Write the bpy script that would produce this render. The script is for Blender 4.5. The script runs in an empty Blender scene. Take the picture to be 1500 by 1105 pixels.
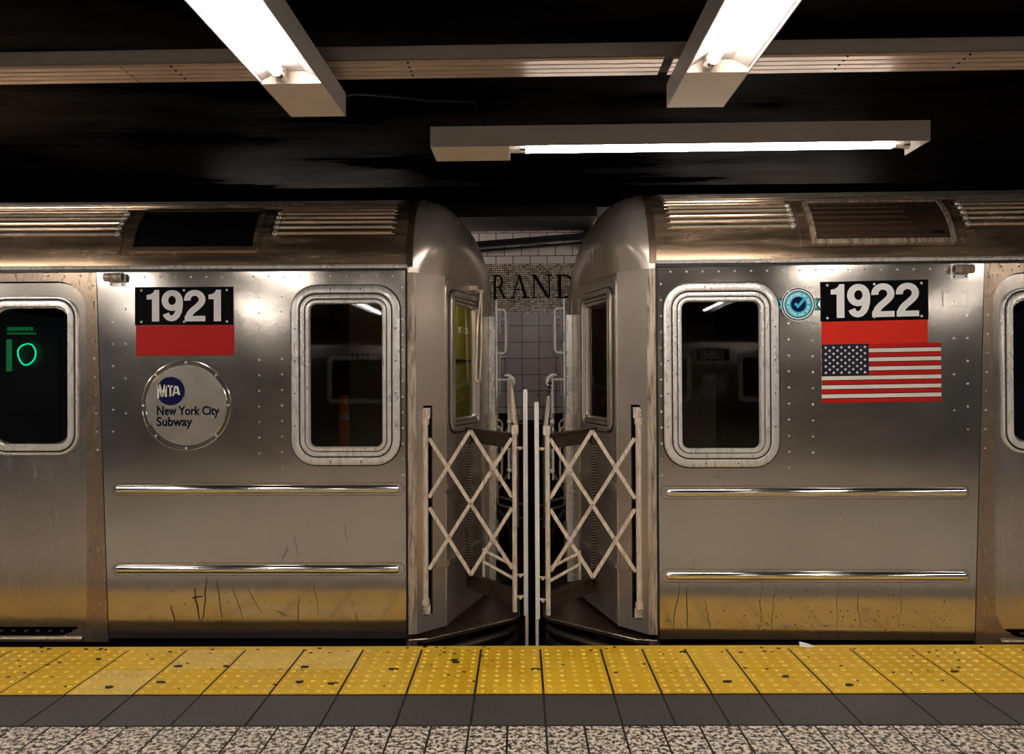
import bpy, bmesh, math, random
from math import sin, cos, pi, radians, sqrt, atan2, hypot
from mathutils import Vector, Matrix
from mathutils.geometry import tessellate_polygon

random.seed(7)
C = bpy.context.scene.collection
S = bpy.context.scene

# ------------------------------------------------------------------ camera, world, exposure
CAM_H = 1.377
cam_d = bpy.data.cameras.new('camera')
cam_d.sensor_width = 36.0
cam_d.lens = 1165 / 1500 * 36
cam = bpy.data.objects.new('camera', cam_d)
C.objects.link(cam)
cam.matrix_world = (Matrix.Translation((0, 0, CAM_H)) @ Matrix.Rotation(0.0129, 4, 'Z')
                    @ Matrix.Rotation(pi / 2 + 0.0030, 4, 'X') @ Matrix.Rotation(-0.0060, 4, 'Z'))
S.camera = cam
world = bpy.data.worlds.new('station_dark')
S.world = world
world.use_nodes = True
world.node_tree.nodes['Background'].inputs[0].default_value = (0.55, 0.6, 0.7, 1)
world.node_tree.nodes['Background'].inputs[1].default_value = 0.03
S.view_settings.view_transform = 'Standard'
S.view_settings.look = 'None'
S.view_settings.gamma = 1
S.view_settings.exposure = 1.42
S.cycles.max_bounces = 8
S.cycles.sample_clamp_indirect = 6
TUBE = 17.0          # fluorescent tube emission

# ------------------------------------------------------------------ node material helpers
class NT:
    def __init__(s, name):
        s.m = bpy.data.materials.new(name)
        s.m.use_nodes = True
        s.t = s.m.node_tree
        s.b = s.t.nodes['Principled BSDF']
        s.out = s.t.nodes['Material Output']
    def n(s, typ, **kw):
        nd = s.t.nodes.new(typ)
        for k, v in kw.items():
            setattr(nd, k, v)
        return nd
    def put(s, sock, v):
        if hasattr(v, 'bl_idname') or hasattr(v, 'is_linked'):
            s.t.links.new(v, sock)
        else:
            if isinstance(v, tuple) and len(v) == 3 and sock.type == 'RGBA':
                v = v + (1,)
            sock.default_value = v
    def coords(s, scale=(1, 1, 1), loc=(0, 0, 0), kind='Object'):
        tc = s.n('ShaderNodeTexCoord'); mp = s.n('ShaderNodeMapping')
        mp.inputs['Scale'].default_value = scale
        mp.inputs['Location'].default_value = loc
        s.t.links.new(tc.outputs[kind], mp.inputs['Vector'])
        return mp.outputs[0]
    def noise(s, vec, scale, detail=4, rough=.6, dist=0):
        nd = s.n('ShaderNodeTexNoise')
        nd.inputs['Scale'].default_value = scale; nd.inputs['Detail'].default_value = detail
        nd.inputs['Roughness'].default_value = rough; nd.inputs['Distortion'].default_value = dist
        s.t.links.new(vec, nd.inputs['Vector'])
        return nd.outputs[0]
    def voronoi(s, vec, scale, feature='F1', out='Distance'):
        nd = s.n('ShaderNodeTexVoronoi'); nd.feature = feature
        nd.inputs['Scale'].default_value = scale
        s.t.links.new(vec, nd.inputs['Vector'])
        return nd.outputs[out]
    def ramp(s, fac, stops, interp='LINEAR'):
        nd = s.n('ShaderNodeValToRGB'); cr = nd.color_ramp; cr.interpolation = interp
        while len(cr.elements) < len(stops):
            cr.elements.new(0.5)
        for e, (p, c) in zip(cr.elements, stops):
            e.position = p
            e.color = (c, c, c, 1) if isinstance(c, (int, float)) else tuple(c) + (1,)
        s.t.links.new(fac, nd.inputs[0])
        return nd.outputs[0]
    def mix(s, fac, a, b, mode='MIX'):
        nd = s.n('ShaderNodeMix'); nd.data_type = 'RGBA'; nd.blend_type = mode
        s.put(nd.inputs[0], fac); s.put(nd.inputs[6], a); s.put(nd.inputs[7], b)
        return nd.outputs[2]
    def math(s, op, a, b=0.0):
        nd = s.n('ShaderNodeMath'); nd.operation = op
        s.put(nd.inputs[0], a); s.put(nd.inputs[1], b)
        return nd.outputs[0]
    def bump(s, h, strength=.3, dist=.01, normal=None):
        nd = s.n('ShaderNodeBump'); nd.inputs['Strength'].default_value = strength
        nd.inputs['Distance'].default_value = dist
        s.put(nd.inputs['Height'], h)
        if normal is not None:
            s.t.links.new(normal, nd.inputs['Normal'])
        return nd.outputs[0]
    def set(s, **kw):
        al = dict(col='Base Color', rough='Roughness', metal='Metallic', normal='Normal', spec='Specular IOR Level',
                  emc='Emission Color', ems='Emission Strength', coat='Coat Weight', coatr='Coat Roughness')
        for k, v in kw.items():
            s.put(s.b.inputs[al.get(k, k)], v)
        return s.m

def plain(name, col, rough=.5, metal=0.0, var=.0, **kw):
    t = NT(name)
    if var:
        nz = t.noise(t.coords(), 9, 5)
        lo = tuple(c * (1 - var) for c in col); hi = tuple(min(1, c * (1 + var)) for c in col)
        col = t.ramp(nz, [(.3, lo), (.7, hi)])
    return t.set(col=col, rough=rough, metal=metal, **kw)

def steel(name, base, rough=.22, wave=.05, rust=0.0, rust_col=(.13, .055, .018), streak=(9, 9, 1.0), lo=.60, hi=.72, spots=0.0, dirtscale=2.2, met=.80):
    """brushed metal with shallow waves in the sheet, optional rust and grime in streaks"""
    t = NT(name)
    grain = t.noise(t.coords((2, 2, 90)), 6, 3)
    cloud = t.noise(t.coords((1, 1, 1)), 1.6, 4)
    col = t.ramp(cloud, [(.3, tuple(c * .86 for c in base)), (.7, base)])
    col = t.mix(.18, col, t.ramp(grain, [(.3, .35), (.7, .95)]), 'MULTIPLY')
    r = t.math('ADD', t.math('MULTIPLY', t.noise(t.coords((1, 1, 1), (4, 2, 1)), 3, 3), .12), rough - .06)
    n = t.bump(t.noise(t.coords((1, 1, .8)), 2.3, 1, .4), wave, .05)
    n = t.bump(grain, .008, .002, n)
    metal = met
    if spots:
        v = t.noise(t.coords((60, 60, 14), (3, 1, 7)), 1.4, 2, .5)
        m2 = t.ramp(v, [(.72 - spots, 0), (.76 - spots, 1)])
        zone = t.ramp(t.noise(t.coords(), 2.6, 2), [(.45, 0), (.62, 1)])
        m2 = t.math('MULTIPLY', m2, zone)
        col = t.mix(m2, col, (.05, .028, .016))
        metal = t.math('MULTIPLY', t.math('SUBTRACT', 1.0, m2), met)
    if rust:
        st = t.noise(t.coords(streak), dirtscale, 6, .65, .3)
        mask = t.math('MULTIPLY', t.ramp(st, [(lo - .12, 0), (hi, 1)]), rust)
        col = t.mix(mask, col, t.ramp(t.noise(t.coords((8, 8, 8)), 4, 4), [(.3, tuple(c * .45 for c in rust_col)), (.7, tuple(min(1, c * 1.7) for c in rust_col))]))
        metal = t.math('SUBTRACT', metal, t.math('MULTIPLY', mask, .8))
        r = t.math('ADD', r, t.math('MULTIPLY', mask, .25))
    return t.set(col=col, rough=r, metal=metal, normal=n)

M = {}
M['steel'] = steel('brushed_stainless', (.64, .59, .53), .135, .03, spots=.0, met=.95)
M['steel_door'] = steel('door_stainless', (.62, .55, .48), .20, .03, met=.92, rust=.35, rust_col=(.16, .09, .045), streak=(16, 16, 2.2), lo=.66, hi=.78)
M['steel_post'] = steel('grimy_stainless', (.44, .33, .24), .22, .03, rust=.18, rust_col=(.05, .025, .010), streak=(16, 16, 4), lo=.58, hi=.72, spots=.05)
M['roof'] = steel('rusted_roof_steel', (.76, .54, .36), .20, .012, rust=.55, rust_col=(.10, .038, .012), streak=(.9, 3, 7), lo=.56, hi=.80, met=.93)
M['rib'] = steel('pale_rib_steel', (.90, .80, .68), .24, .01, rust=.35, rust_col=(.10, .04, .014), streak=(.9, 3, 7), lo=.60, hi=.80, met=.70)  # paler steel for the rib tops than the roof skin
M['bonnet'] = steel('grey_end_cap', (.66, .57, .49), .25, .012, met=.72)
M['rusty_strip'] = steel('rust_streaked_strip', (.66, .58, .47), .35, .02, met=.6, rust=.9, rust_col=(.12, .052, .018), streak=(24, 24, 2.4), lo=.50, hi=.62)
M['frame'] = steel('window_frame_alloy', (.90, .87, .83), .28, .0, met=.55, rust=.7, rust_col=(.20, .13, .07), streak=(20, 20, 6), lo=.62, hi=.74)
M['gate'] = steel('worn_gate_steel', (.92, .82, .68), .34, .0, met=.35, rust=.75, rust_col=(.26, .12, .045), streak=(40, 40, 7), lo=.54, hi=.68)
M['chrome'] = plain('polished_bead', (.86, .84, .80), .10, 1.0)
M['bar'] = plain('pale_enamel_bar', (.78, .76, .72), .4, 0, .06)
M['dark_iron'] = plain('greasy_dark_iron', (.060, .042, .030), .38, .6, .35)
M['sill'] = steel('dark_sill_steel', (.16, .11, .08), .36, .02, rust=.5, rust_col=(.06, .03, .016))
M['rubber'] = plain('black_rubber', (.008, .008, .009), .5, 0, .2)
M['black'] = plain('matt_black', (.003, .003, .0035), .7, spec=.08)
M['plate_black'] = plain('black_enamel', (.0015, .0015, .0018), .4, spec=.05)
M['red'] = plain('red_vinyl', (.50, .006, .004), .42, spec=.25)
M['red_bright'] = plain('bright_red_vinyl', (.72, .022, .006), .42, spec=.25)
M['white'] = plain('white_vinyl', (.90, .90, .90), .4)
M['digit_grey'] = plain('off_white_vinyl', (.82, .82, .84), .4)
M['cream'] = plain('cream_vinyl', (.76, .73, .65), .45, 0, .06)
M['navy'] = plain('navy_vinyl', (.005, .006, .055), .4, spec=.12)
M['flag_blue'] = plain('dark_navy_vinyl', (.008, .009, .022), .4, spec=.3)
M['cyan'] = plain('cyan_vinyl', (.03, .55, .72), .4)
M['disc'] = plain('stained_clear_disc', (.60, .56, .49), .22, .75, .14)
M['label_ink'] = plain('dark_blue_ink', (.004, .005, .022), .4, spec=.1)
M['olive'] = plain('olive_cab_panel', (.30, .27, .055), .5, 0, .12)
M['interior'] = plain('car_interior', (.26, .21, .17), .45, 0, .15)
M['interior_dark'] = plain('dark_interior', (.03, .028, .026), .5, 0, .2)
M['floor_dark'] = plain('interior_floor', (.02, .018, .016), .5)
M['orange'] = plain('orange_cone_plastic', (.75, .17, .02), .45)
M['reflective'] = plain('grey_reflective_band', (.55, .55, .52), .35)
M['fixture'] = plain('fixture_enamel', (.46, .42, .39), .42, 0, .05)
M['fixture_end'] = plain('warm_enamel', (.72, .62, .52), .40, 0, .06)
M['raceway'] = None
M['scuff'] = plain('dark_brown_scuff', (.07, .035, .015), .5)
M['spring'] = plain('dull_spring_steel', (.30, .28, .25), .35, .8)
M['paper'] = plain('paper', (.85, .85, .85), .6)
M['dirt'] = plain('black_gum', (.012, .01, .008), .6)
M['ballast'] = plain('sooty_track_bed', (.02, .018, .016), .8, 0, .5)
M['label'] = plain('label_white', (.75, .78, .72), .5)

def mk_glass(name, tint, refl):
    t = NT(name)
    t.t.nodes.remove(t.b)
    fr = t.n('ShaderNodeFresnel'); fr.inputs[0].default_value = 1.5
    tr = t.n('ShaderNodeBsdfTransparent'); tr.inputs[0].default_value = tint + (1,)
    gl = t.n('ShaderNodeBsdfGlossy'); gl.inputs['Roughness'].default_value = .015
    gl.inputs[0].default_value = (refl, refl, refl, 1)
    mx = t.n('ShaderNodeMixShader')
    ge = t.n('ShaderNodeNewGeometry')
    fac = t.math('MULTIPLY', fr.outputs[0], t.math('SUBTRACT', 1.0, ge.outputs['Backfacing']))
    t.t.links.new(fac, mx.inputs[0]); t.t.links.new(tr.outputs[0], mx.inputs[1]); t.t.links.new(gl.outputs[0], mx.inputs[2])
    t.t.links.new(mx.outputs[0], t.out.inputs[0])
    return t.m
M['glass'] = mk_glass('tinted_window_glass', (.55, .54, .50), 1.0)
M['glass_clear'] = mk_glass('clear_cab_glass', (.9, .9, .82), .9)

def emis(name, col, st):
    t = NT(name)
    return t.set(col=(0.8, .8, .8), emc=col, ems=st, rough=.4)
M['tube'] = emis('fluorescent_tube', (1.0, .93, .86), TUBE)
M['cab_tube'] = emis('dim_cab_tube', (1.0, .9, .7), 45.0)
M['green'] = emis('green_signal_light', (.0, .75, .38), 1.4)
M['green_dim'] = emis('dim_green_light', (.0, .42, .10), .25)

def mk_raceway():
    t = NT('aluminium_raceway')
    st = t.noise(t.coords((2.5, 40, 40)), 1.2, 4)
    col = t.ramp(st, [(.3, (.60, .47, .37)), (.7, (.80, .66, .54))])
    return t.set(col=col, rough=.32, metal=.65)
M['raceway'] = mk_raceway()

def mk_mesh_grille():
    t = NT('rusty_fine_mesh')
    v = t.coords((1, 1, 1))
    w = t.n('ShaderNodeTexWave'); w.bands_direction = 'X'; w.inputs['Scale'].default_value = 42; t.t.links.new(v, w.inputs[0])
    w2 = t.n('ShaderNodeTexWave'); w2.bands_direction = 'Z'; w2.inputs['Scale'].default_value = 60; t.t.links.new(v, w2.inputs[0])
    h = t.math('MULTIPLY', w.outputs[1], w2.outputs[1])
    col = t.mix(h, (.015, .008, .004), (.32, .18, .11))
    return t.set(col=col, rough=.45, metal=.6, normal=t.bump(h, .5, .004))
M['grille'] = mk_mesh_grille()

def mk_tactile():
    t = NT('yellow_tactile_tile')
    nz = t.noise(t.coords((1, 1, 1)), 2.2, 4)
    col = t.ramp(nz, [(.3, (.74, .42, .008)), (.7, (.88, .55, .018))])
    sp = t.noise(t.coords((1, 1, 1), (3, 3, 0)), 34, 3, .6)
    zone = t.ramp(t.noise(t.coords(), 3.0, 2), [(.42, 0), (.65, 1)])
    col = t.mix(t.math('MULTIPLY', t.ramp(sp, [(.64, 0), (.69, .9)]), zone), col, (.09, .05, .012))
    return t.set(col=col, rough=.42, normal=t.bump(sp, .15, .004))
M['tactile'] = mk_tactile()
M['tactile_pale'] = plain('faded_yellow_tile', (.80, .54, .12), .45, 0, .12)
M['dome'] = plain('worn_dome_top', (.82, .55, .07), .38, 0, .15)
M['groove'] = plain('dirty_joint', (.012, .009, .006), .7)

def mk_speckle(name, stops, scale, rough=.5, bumps=.3):
    t = NT(name)
    v = t.coords()
    a = t.noise(v, scale, 3, .7)
    col = t.ramp(a, stops)
    return t.set(col=col, rough=rough, normal=t.bump(a, bumps, .004))
M['terrazzo'] = mk_speckle('speckled_terrazzo', [(.40, (.006, .005, .004)), (.455, (.07, .055, .04)), (.50, (.50, .42, .33)), (.57, (.86, .77, .66))], 50, .45, .1)
M['slate'] = mk_speckle('dark_border_stone', [(.35, (.040, .036, .036)), (.55, (.065, .058, .058)), (.70, (.10, .09, .085)), (.76, (.30, .26, .22))], 120, .5, .1)

def mk_ceiling():
    t = NT('black_painted_concrete')
    st = t.noise(t.coords((.5, 14, 1)), 3, 6, .7)
    cr = t.noise(t.coords(), 26, 6, .72)
    h = t.math('ADD', t.math('MULTIPLY', st, .7), t.math('MULTIPLY', cr, .6))
    fl = t.ramp(t.noise(t.coords((1, 3, 1), (2, 5, 0)), 22, 5, .75), [(.66, 0), (.70, 1)])
    fl = t.math('MULTIPLY', fl, t.ramp(t.noise(t.coords(), 1.3, 2), [(.52, 0), (.62, .7)]))
    col = t.mix(fl, (.0024, .0020, .0024), (.10, .09, .085))
    gl = t.ramp(t.noise(t.coords((.6, 2.2, 1), (1.3, .4, 0)), .9, 5), [(.45, 0), (.85, .06)])
    return t.set(col=col, rough=.34, spec=gl, normal=t.bump(h, .6, .02))
M['ceiling'] = mk_ceiling()
M['beam'] = plain('black_beam_paint', (.004, .0035, .004), .35, 0, .3, spec=.3)

def mk_tiles(name, w, h, c1, c2, mortar, msize, offset=.0, rough=.25, squash=1, bias=0):
    t = NT(name)
    tc = t.n('ShaderNodeTexCoord'); sx = t.n('ShaderNodeSeparateXYZ'); cb = t.n('ShaderNodeCombineXYZ')
    t.t.links.new(tc.outputs['Object'], sx.inputs[0])
    t.t.links.new(sx.outputs[0], cb.inputs[0]); t.t.links.new(sx.outputs[2], cb.inputs[1])
    b = t.n('ShaderNodeTexBrick'); b.offset = offset; b.offset_frequency = 2; b.squash = 1
    b.inputs['Color1'].default_value = c1 + (1,); b.inputs['Color2'].default_value = c2 + (1,); b.inputs['Mortar'].default_value = mortar + (1,)
    b.inputs['Scale'].default_value = 1; b.inputs['Mortar Size'].default_value = msize; b.inputs['Mortar Smooth'].default_value = .1
    b.inputs['Bias'].default_value = bias
    b.inputs['Brick Width'].default_value = w; b.inputs['Row Height'].default_value = h
    t.t.links.new(cb.outputs[0], b.inputs['Vector'])
    col = t.mix(.25, b.outputs[0], t.ramp(t.noise(t.coords(), 3, 4), [(.3, .3), (.7, 1)]), 'MULTIPLY')
    return t.set(col=col, rough=rough, normal=t.bump(t.math('SUBTRACT', 1.0, b.outputs[1]), .4, .004))
M['wall_tile'] = mk_tiles('grey_wall_tile', .165, .158, (.44, .39, .40), (.37, .33, .34), (.018, .016, .016), .0035)
M['wall_tile_top'] = mk_tiles('pale_wall_tile', .165, .112, (.84, .76, .75), (.76, .68, .68), (.02, .018, .018), .0035, .5)
M['mosaic'] = mk_tiles('bronze_mosaic', .021, .021, (.90, .74, .55), (.10, .07, .045), (.02, .015, .01), .0028, rough=.25, bias=-.25)

# ------------------------------------------------------------------ mesh helpers
ID = lambda p: p
class MB:
    def __init__(s, mp=ID):
        s.v = []; s.f = []; s.m = []; s.mp = mp
    def vert(s, p):
        s.v.append(tuple(s.mp(p))); return len(s.v) - 1
    def face(s, ids, m=0):
        s.f.append(tuple(ids)); s.m.append(m)
    def poly(s, pts, m=0):
        s.face([s.vert(p) for p in pts], m)
    def box(s, lo, hi, m=0):
        (a, b, c), (d, e, f) = lo, hi
        i = [s.vert(p) for p in ((a, b, c), (d, b, c), (d, e, c), (a, e, c), (a, b, f), (d, b, f), (d, e, f), (a, e, f))]
        for q in ((0, 3, 2, 1), (4, 5, 6, 7), (0, 1, 5, 4), (1, 2, 6, 5), (2, 3, 7, 6), (3, 0, 4, 7)):
            s.face([i[k] for k in q], m)
    def prism(s, pts, off, m=0):
        """pts: closed 3D planar polygon, extruded by vector off"""
        n = len(pts)
        a = [s.vert(p) for p in pts]; b = [s.vert((p[0] + off[0], p[1] + off[1], p[2] + off[2])) for p in pts]
        for t in tessellate_polygon([[Vector(p) for p in pts]]):
            s.face([a[k] for k in t], m); s.face([b[k] for k in reversed(t)], m)
        for k in range(n):
            s.face((a[k], a[(k + 1) % n], b[(k + 1) % n], b[k]), m)
    def plate(s, loops, f0, f1, m=0, mside=None):
        """flat plate with holes. loops: list of 2D loops (outer first); f0/f1 map 2D -> 3D for front/back"""
        ms = m if mside is None else mside
        flat = [p for l in loops for p in l]
        a = [s.vert(f0(*p)) for p in flat]; b = [s.vert(f1(*p)) for p in flat]
        for t in tessellate_polygon([[Vector((p[0], p[1], 0)) for p in l] for l in loops]):
            s.face([a[k] for k in t], m); s.face([b[k] for k in reversed(t)], m)
        o = 0
        for l in loops:
            n = len(l)
            for k in range(n):
                s.face((a[o + k], a[o + (k + 1) % n], b[o + (k + 1) % n], b[o + k]), ms)
            o += n
    def loft(s, loops3, m=0, closed=True, cap0=False, cap1=False):
        ids = [[s.vert(p) for p in l] for l in loops3]
        n = len(ids[0])
        for r in range(len(ids) - 1):
            for k in range(n if closed else n - 1):
                s.face((ids[r][k], ids[r][(k + 1) % n], ids[r + 1][(k + 1) % n], ids[r + 1][k]), m)
        if cap0: s.face(ids[0], m)
        if cap1: s.face(list(reversed(ids[-1])), m)
    def tube(s, path, r, n=8, m=0, cap=True, closed=False):
        pts = [Vector(p) for p in path]
        loops = []; L = len(pts)
        up = None
        for i, p in enumerate(pts):
            if closed:
                d = (pts[(i + 1) % L] - pts[i - 1]).normalized()
            else:
                d = (pts[min(i + 1, L - 1)] - pts[max(i - 1, 0)]).normalized()
            if up is None:
                up = Vector((0, 0, 1)) if abs(d.z) < .9 else Vector((1, 0, 0))
            a = d.cross(up)
            if a.length < 1e-5: a = d.cross(Vector((0.3, 1, 0.2)))
            a.normalize(); b = d.cross(a).normalized(); up = -b if False else a.cross(d).normalized()
            rr = r[i] if isinstance(r, (list, tuple)) else r
            loops.append([p + a * rr * cos(2 * pi * k / n) + b * rr * sin(2 * pi * k / n) for k in range(n)])
        if closed: loops.append(loops[0]); cap = False
        s.loft(loops, m, True, cap, cap)
    def rod(s, p0, p1, r, n=10, m=0):
        s.tube([p0, p1], r, n, m)
    def bar(s, p0, p1, w, t, normal, m=0):
        """flat bar between two points; w across (in plane), t along normal"""
        p0 = Vector(p0); p1 = Vector(p1); d = (p1 - p0).normalized(); nn = Vector(normal).normalized(); a = d.cross(nn).normalized()
        ring = lambda p: [p + a * w / 2 + nn * t / 2, p - a * w / 2 + nn * t / 2, p - a * w / 2 - nn * t / 2, p + a * w / 2 - nn * t / 2]
        s.loft([ring(p0), ring(p1)], m, True, True, True)
    def dome(s, c, n, r, h, seg=6, m=0, flat=.6):
        c = Vector(c); n = Vector(n).normalized()
        a = n.orthogonal().normalized(); b = n.cross(a)
        rings = [[c + (a * cos(2 * pi * k / seg) + b * sin(2 * pi * k / seg)) * rr + n * hh for k in range(seg)] for rr, hh in ((r, 0), (r * .85, h * .6), (r * flat, h))]
        s.loft(rings, m, True, False, False)
        s.poly(rings[-1], m)
    def build(s, name, mats, parent=None, smooth=35, bevel=0, recalc=True):
        me = bpy.data.meshes.new(name)
        me.from_pydata(s.v, [], s.f)
        for mt in (mats if isinstance(mats, (list, tuple)) else [mats]):
            me.materials.append(M[mt] if isinstance(mt, str) else mt)
        me.polygons.foreach_set('material_index', s.m)
        if recalc:
            bm = bmesh.new(); bm.from_mesh(me)
            bmesh.ops.remove_doubles(bm, verts=bm.verts, dist=1e-5)
            bmesh.ops.recalc_face_normals(bm, faces=bm.faces)
            bm.to_mesh(me); bm.free()
        if smooth:
            me.polygons.foreach_set('use_smooth', [True] * len(me.polygons))
            me.set_sharp_from_angle(angle=radians(smooth))
        me.update()
        o = bpy.data.objects.new(name, me); C.objects.link(o)
        if parent is not None: o.parent = parent
        if bevel:
            md = o.modifiers.new('bevel', 'BEVEL'); md.width = bevel; md.segments = 2; md.limit_method = 'ANGLE'
        return o

def tag(o, label=None, cat=None, group=None, kind=None):
    for k, v in (('label', label), ('category', cat), ('group', group), ('kind', kind)):
        if v: o[k] = v
    return o
def empty(name, loc=(0, 0, 0), rot=(0, 0, 0)):
    o = bpy.data.objects.new(name, None); C.objects.link(o)
    o.empty_display_size = .2
    o.location = loc; o.rotation_euler = rot
    return o
def copy_tree(o, parent=None):
    c = o.copy(); C.objects.link(c); c.parent = parent
    for ch in list(o.children): copy_tree(ch, c)
    return c
def rrect(x0, z0, x1, z1, r, n=7, corners=(1, 1, 1, 1)):
    """rounded rectangle, counter-clockwise from bottom-left; corners: bl, br, tr, tl"""
    out = []
    for (cx, cz, a0), on in zip(((x0 + r, z0 + r, pi), (x1 - r, z0 + r, 1.5 * pi), (x1 - r, z1 - r, 0), (x0 + r, z1 - r, .5 * pi)), corners):
        if on:
            out += [(cx + r * cos(a0 + .5 * pi * k / n), cz + r * sin(a0 + .5 * pi * k / n)) for k in range(n + 1)]
        else:
            out.append({pi: (x0, z0), 1.5 * pi: (x1, z0), 0: (x1, z1), .5 * pi: (x0, z1)}[a0])
    return out
def inset(x0, z0, x1, z1, r, d, n=7):
    return rrect(x0 + d, z0 + d, x1 - d, z1 - d, max(.012, r - d), n)
def circ(cx, cz, r, n=40, a0=0):
    return [(cx + r * cos(a0 + 2 * pi * k / n), cz + r * sin(a0 + 2 * pi * k / n)) for k in range(n)]
def arc(cx, cz, rx, rz, a0, a1, n=14):
    return [(cx + rx * cos(radians(a0 + (a1 - a0) * k / n)), cz + rz * sin(radians(a0 + (a1 - a0) * k / n))) for k in range(n + 1)]

# ------------------------------------------------------------------ lettering
def stroke(path, w):
    """constant width outline around a centre line -> list of quads"""
    out = []; L = len(path); left = []; right = []
    for i, p in enumerate(path):
        a = path[max(i - 1, 0)]; b = path[min(i + 1, L - 1)]
        dx, dz = b[0] - a[0], b[1] - a[1]; l = hypot(dx, dz) or 1
        ww = w[i] if isinstance(w, list) else w
        nx, nz = -dz / l * ww / 2, dx / l * ww / 2
        left.append((p[0] + nx, p[1] + nz)); right.append((p[0] - nx, p[1] - nz))
    for i in range(L - 1):
        out.append([left[i], left[i + 1], right[i + 1], right[i]])
    return out
def digit(ch, w=.185):
    if ch == '1':
        return [[(.05, .70), (.25, .70), (.25, .84), (.05, .84)], [(.20, 0), (.40, 0), (.40, 1), (.20, .84)], [(.05, .84), (.2, .84), (.4, 1), (.27, 1), (.235, .92), (.15, .86)]], .46
    if ch == '2':
        p = arc(.30, .69, .205, .215, 188, -28, 18) + [(.42, .51), (.33, .42), (.24, .34), (.17, .25), (.13, .15), (.12, .08)]
        return stroke(p, w) + [[(.022, 0), (.595, 0), (.595, .17), (.022, .17)]], .63
    if ch == '9':
        q = stroke(arc(.30, .665, .200, .238, 0, 360, 28), w)
        p = [(.505, .70), (.51, .56), (.50, .42), (.475, .29), (.425, .18), (.36, .115), (.285, .092), (.21, .115), (.16, .165), (.125, .245)]
        return q + stroke(p, w), .63
    if ch == '5':
        return stroke([(.52, .91), (.16, .91), (.12, .50)], w) + stroke(arc(.29, .34, .22, .25, 145, -160, 18), w), .63
    if ch == '6':
        q = stroke(arc(.30, .335, .200, .238, 0, 360, 28), w)
        return q + stroke([(.6 - x, 1 - z) for x, z in [(.505, .70), (.51, .56), (.50, .42), (.475, .29), (.425, .18), (.36, .115), (.285, .092), (.21, .115), (.16, .165), (.125, .245)]], w), .63
def serif_letter(ch):
    T, h, sl, sh = .15, .055, .085, .045
    R = lambda a, b, c, d: [(a, b), (c, b), (c, d), (a, d)]
    if ch == 'N':
        return [R(.10, 0, .10 + h, 1), [(.06, 1), (.22, 1), (.84, 0), (.70, 0)], R(.78, 0, .78 + h, 1), R(.0, 0, .27, sh), R(.0, 1 - sh, .2, 1), R(.66, 1 - sh, .95, 1)], 1.0
    if ch == 'A':
        return [[(.10, 0), (.16, 0), (.48, .96), (.44, 1.02)], [(.40, 1.02), (.50, 1.02), (.86, 0), (.69, 0)], R(.26, .34, .66, .34 + h), R(0, 0, .27, sh), R(.58, 0, .95, sh)], .98
    if ch in 'RD':
        base = [R(.10, 0, .10 + T, 1), R(0, 0, .35 if ch == 'R' else .2, sh), R(0, 1 - sh, .2, 1)]
        if ch == 'R':
            p = [(.2, .975)] + arc(.42, .73, .24, .245, 90, -90, 14) + [(.2, .485)]
            ws = [.05] + [.05 + .1 * sin(pi * k / 14) for k in range(15)] + [.05]
            return base + stroke(p, ws) + [[(.38, .50), (.54, .50), (.92, 0), (.74, 0)], R(.74, 0, .98, sh)], .95
        p = [(.15, .975)] + arc(.38, .5, .42, .475, 90, -90, 20) + [(.15, .025)]
        ws = [.05] + [.05 + .11 * sin(pi * k / 20) for k in range(21)] + [.05]
        return base + stroke(p, ws), .95
    if ch == 'G':
        p = arc(.5, .5, .42, .475, 45, 320, 24)
        ws = [.05 + .11 * abs(sin(pi * (k + 2) / 26)) for k in range(25)]
        return stroke(p, ws) + [R(.72, .02, .87, .42), R(.62, .40, .97, .45), R(.80, .72, .85, .98)], 1.02
def add_polys(mb, polys, fmap, m=0, dy=0.0):
    for j, q in enumerate(polys):
        pts = [fmap(x, z) for x, z in q]
        mb.poly([(p[0], p[1] + j * dy, p[2]) for p in pts], m)
def text_polys(txt, size, bold=.0):
    """flat triangles of a text from the built-in font: list of polygons and the width"""
    cu = bpy.data.curves.new('t', 'FONT'); cu.body = txt; cu.size = size; cu.offset = bold; cu.resolution_u = 3
    ob = bpy.data.objects.new('t', cu); C.objects.link(ob)
    dg = bpy.context.evaluated_depsgraph_get()
    me = ob.evaluated_get(dg).to_mesh()
    polys = [[(me.vertices[i].co.x, me.vertices[i].co.y) for i in p.vertices] for p in me.polygons]
    w = max([p[0] for q in polys for p in q] or [0])
    ob.evaluated_get(dg).to_mesh_clear()
    bpy.data.objects.remove(ob); bpy.data.curves.remove(cu)
    return polys, w

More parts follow.
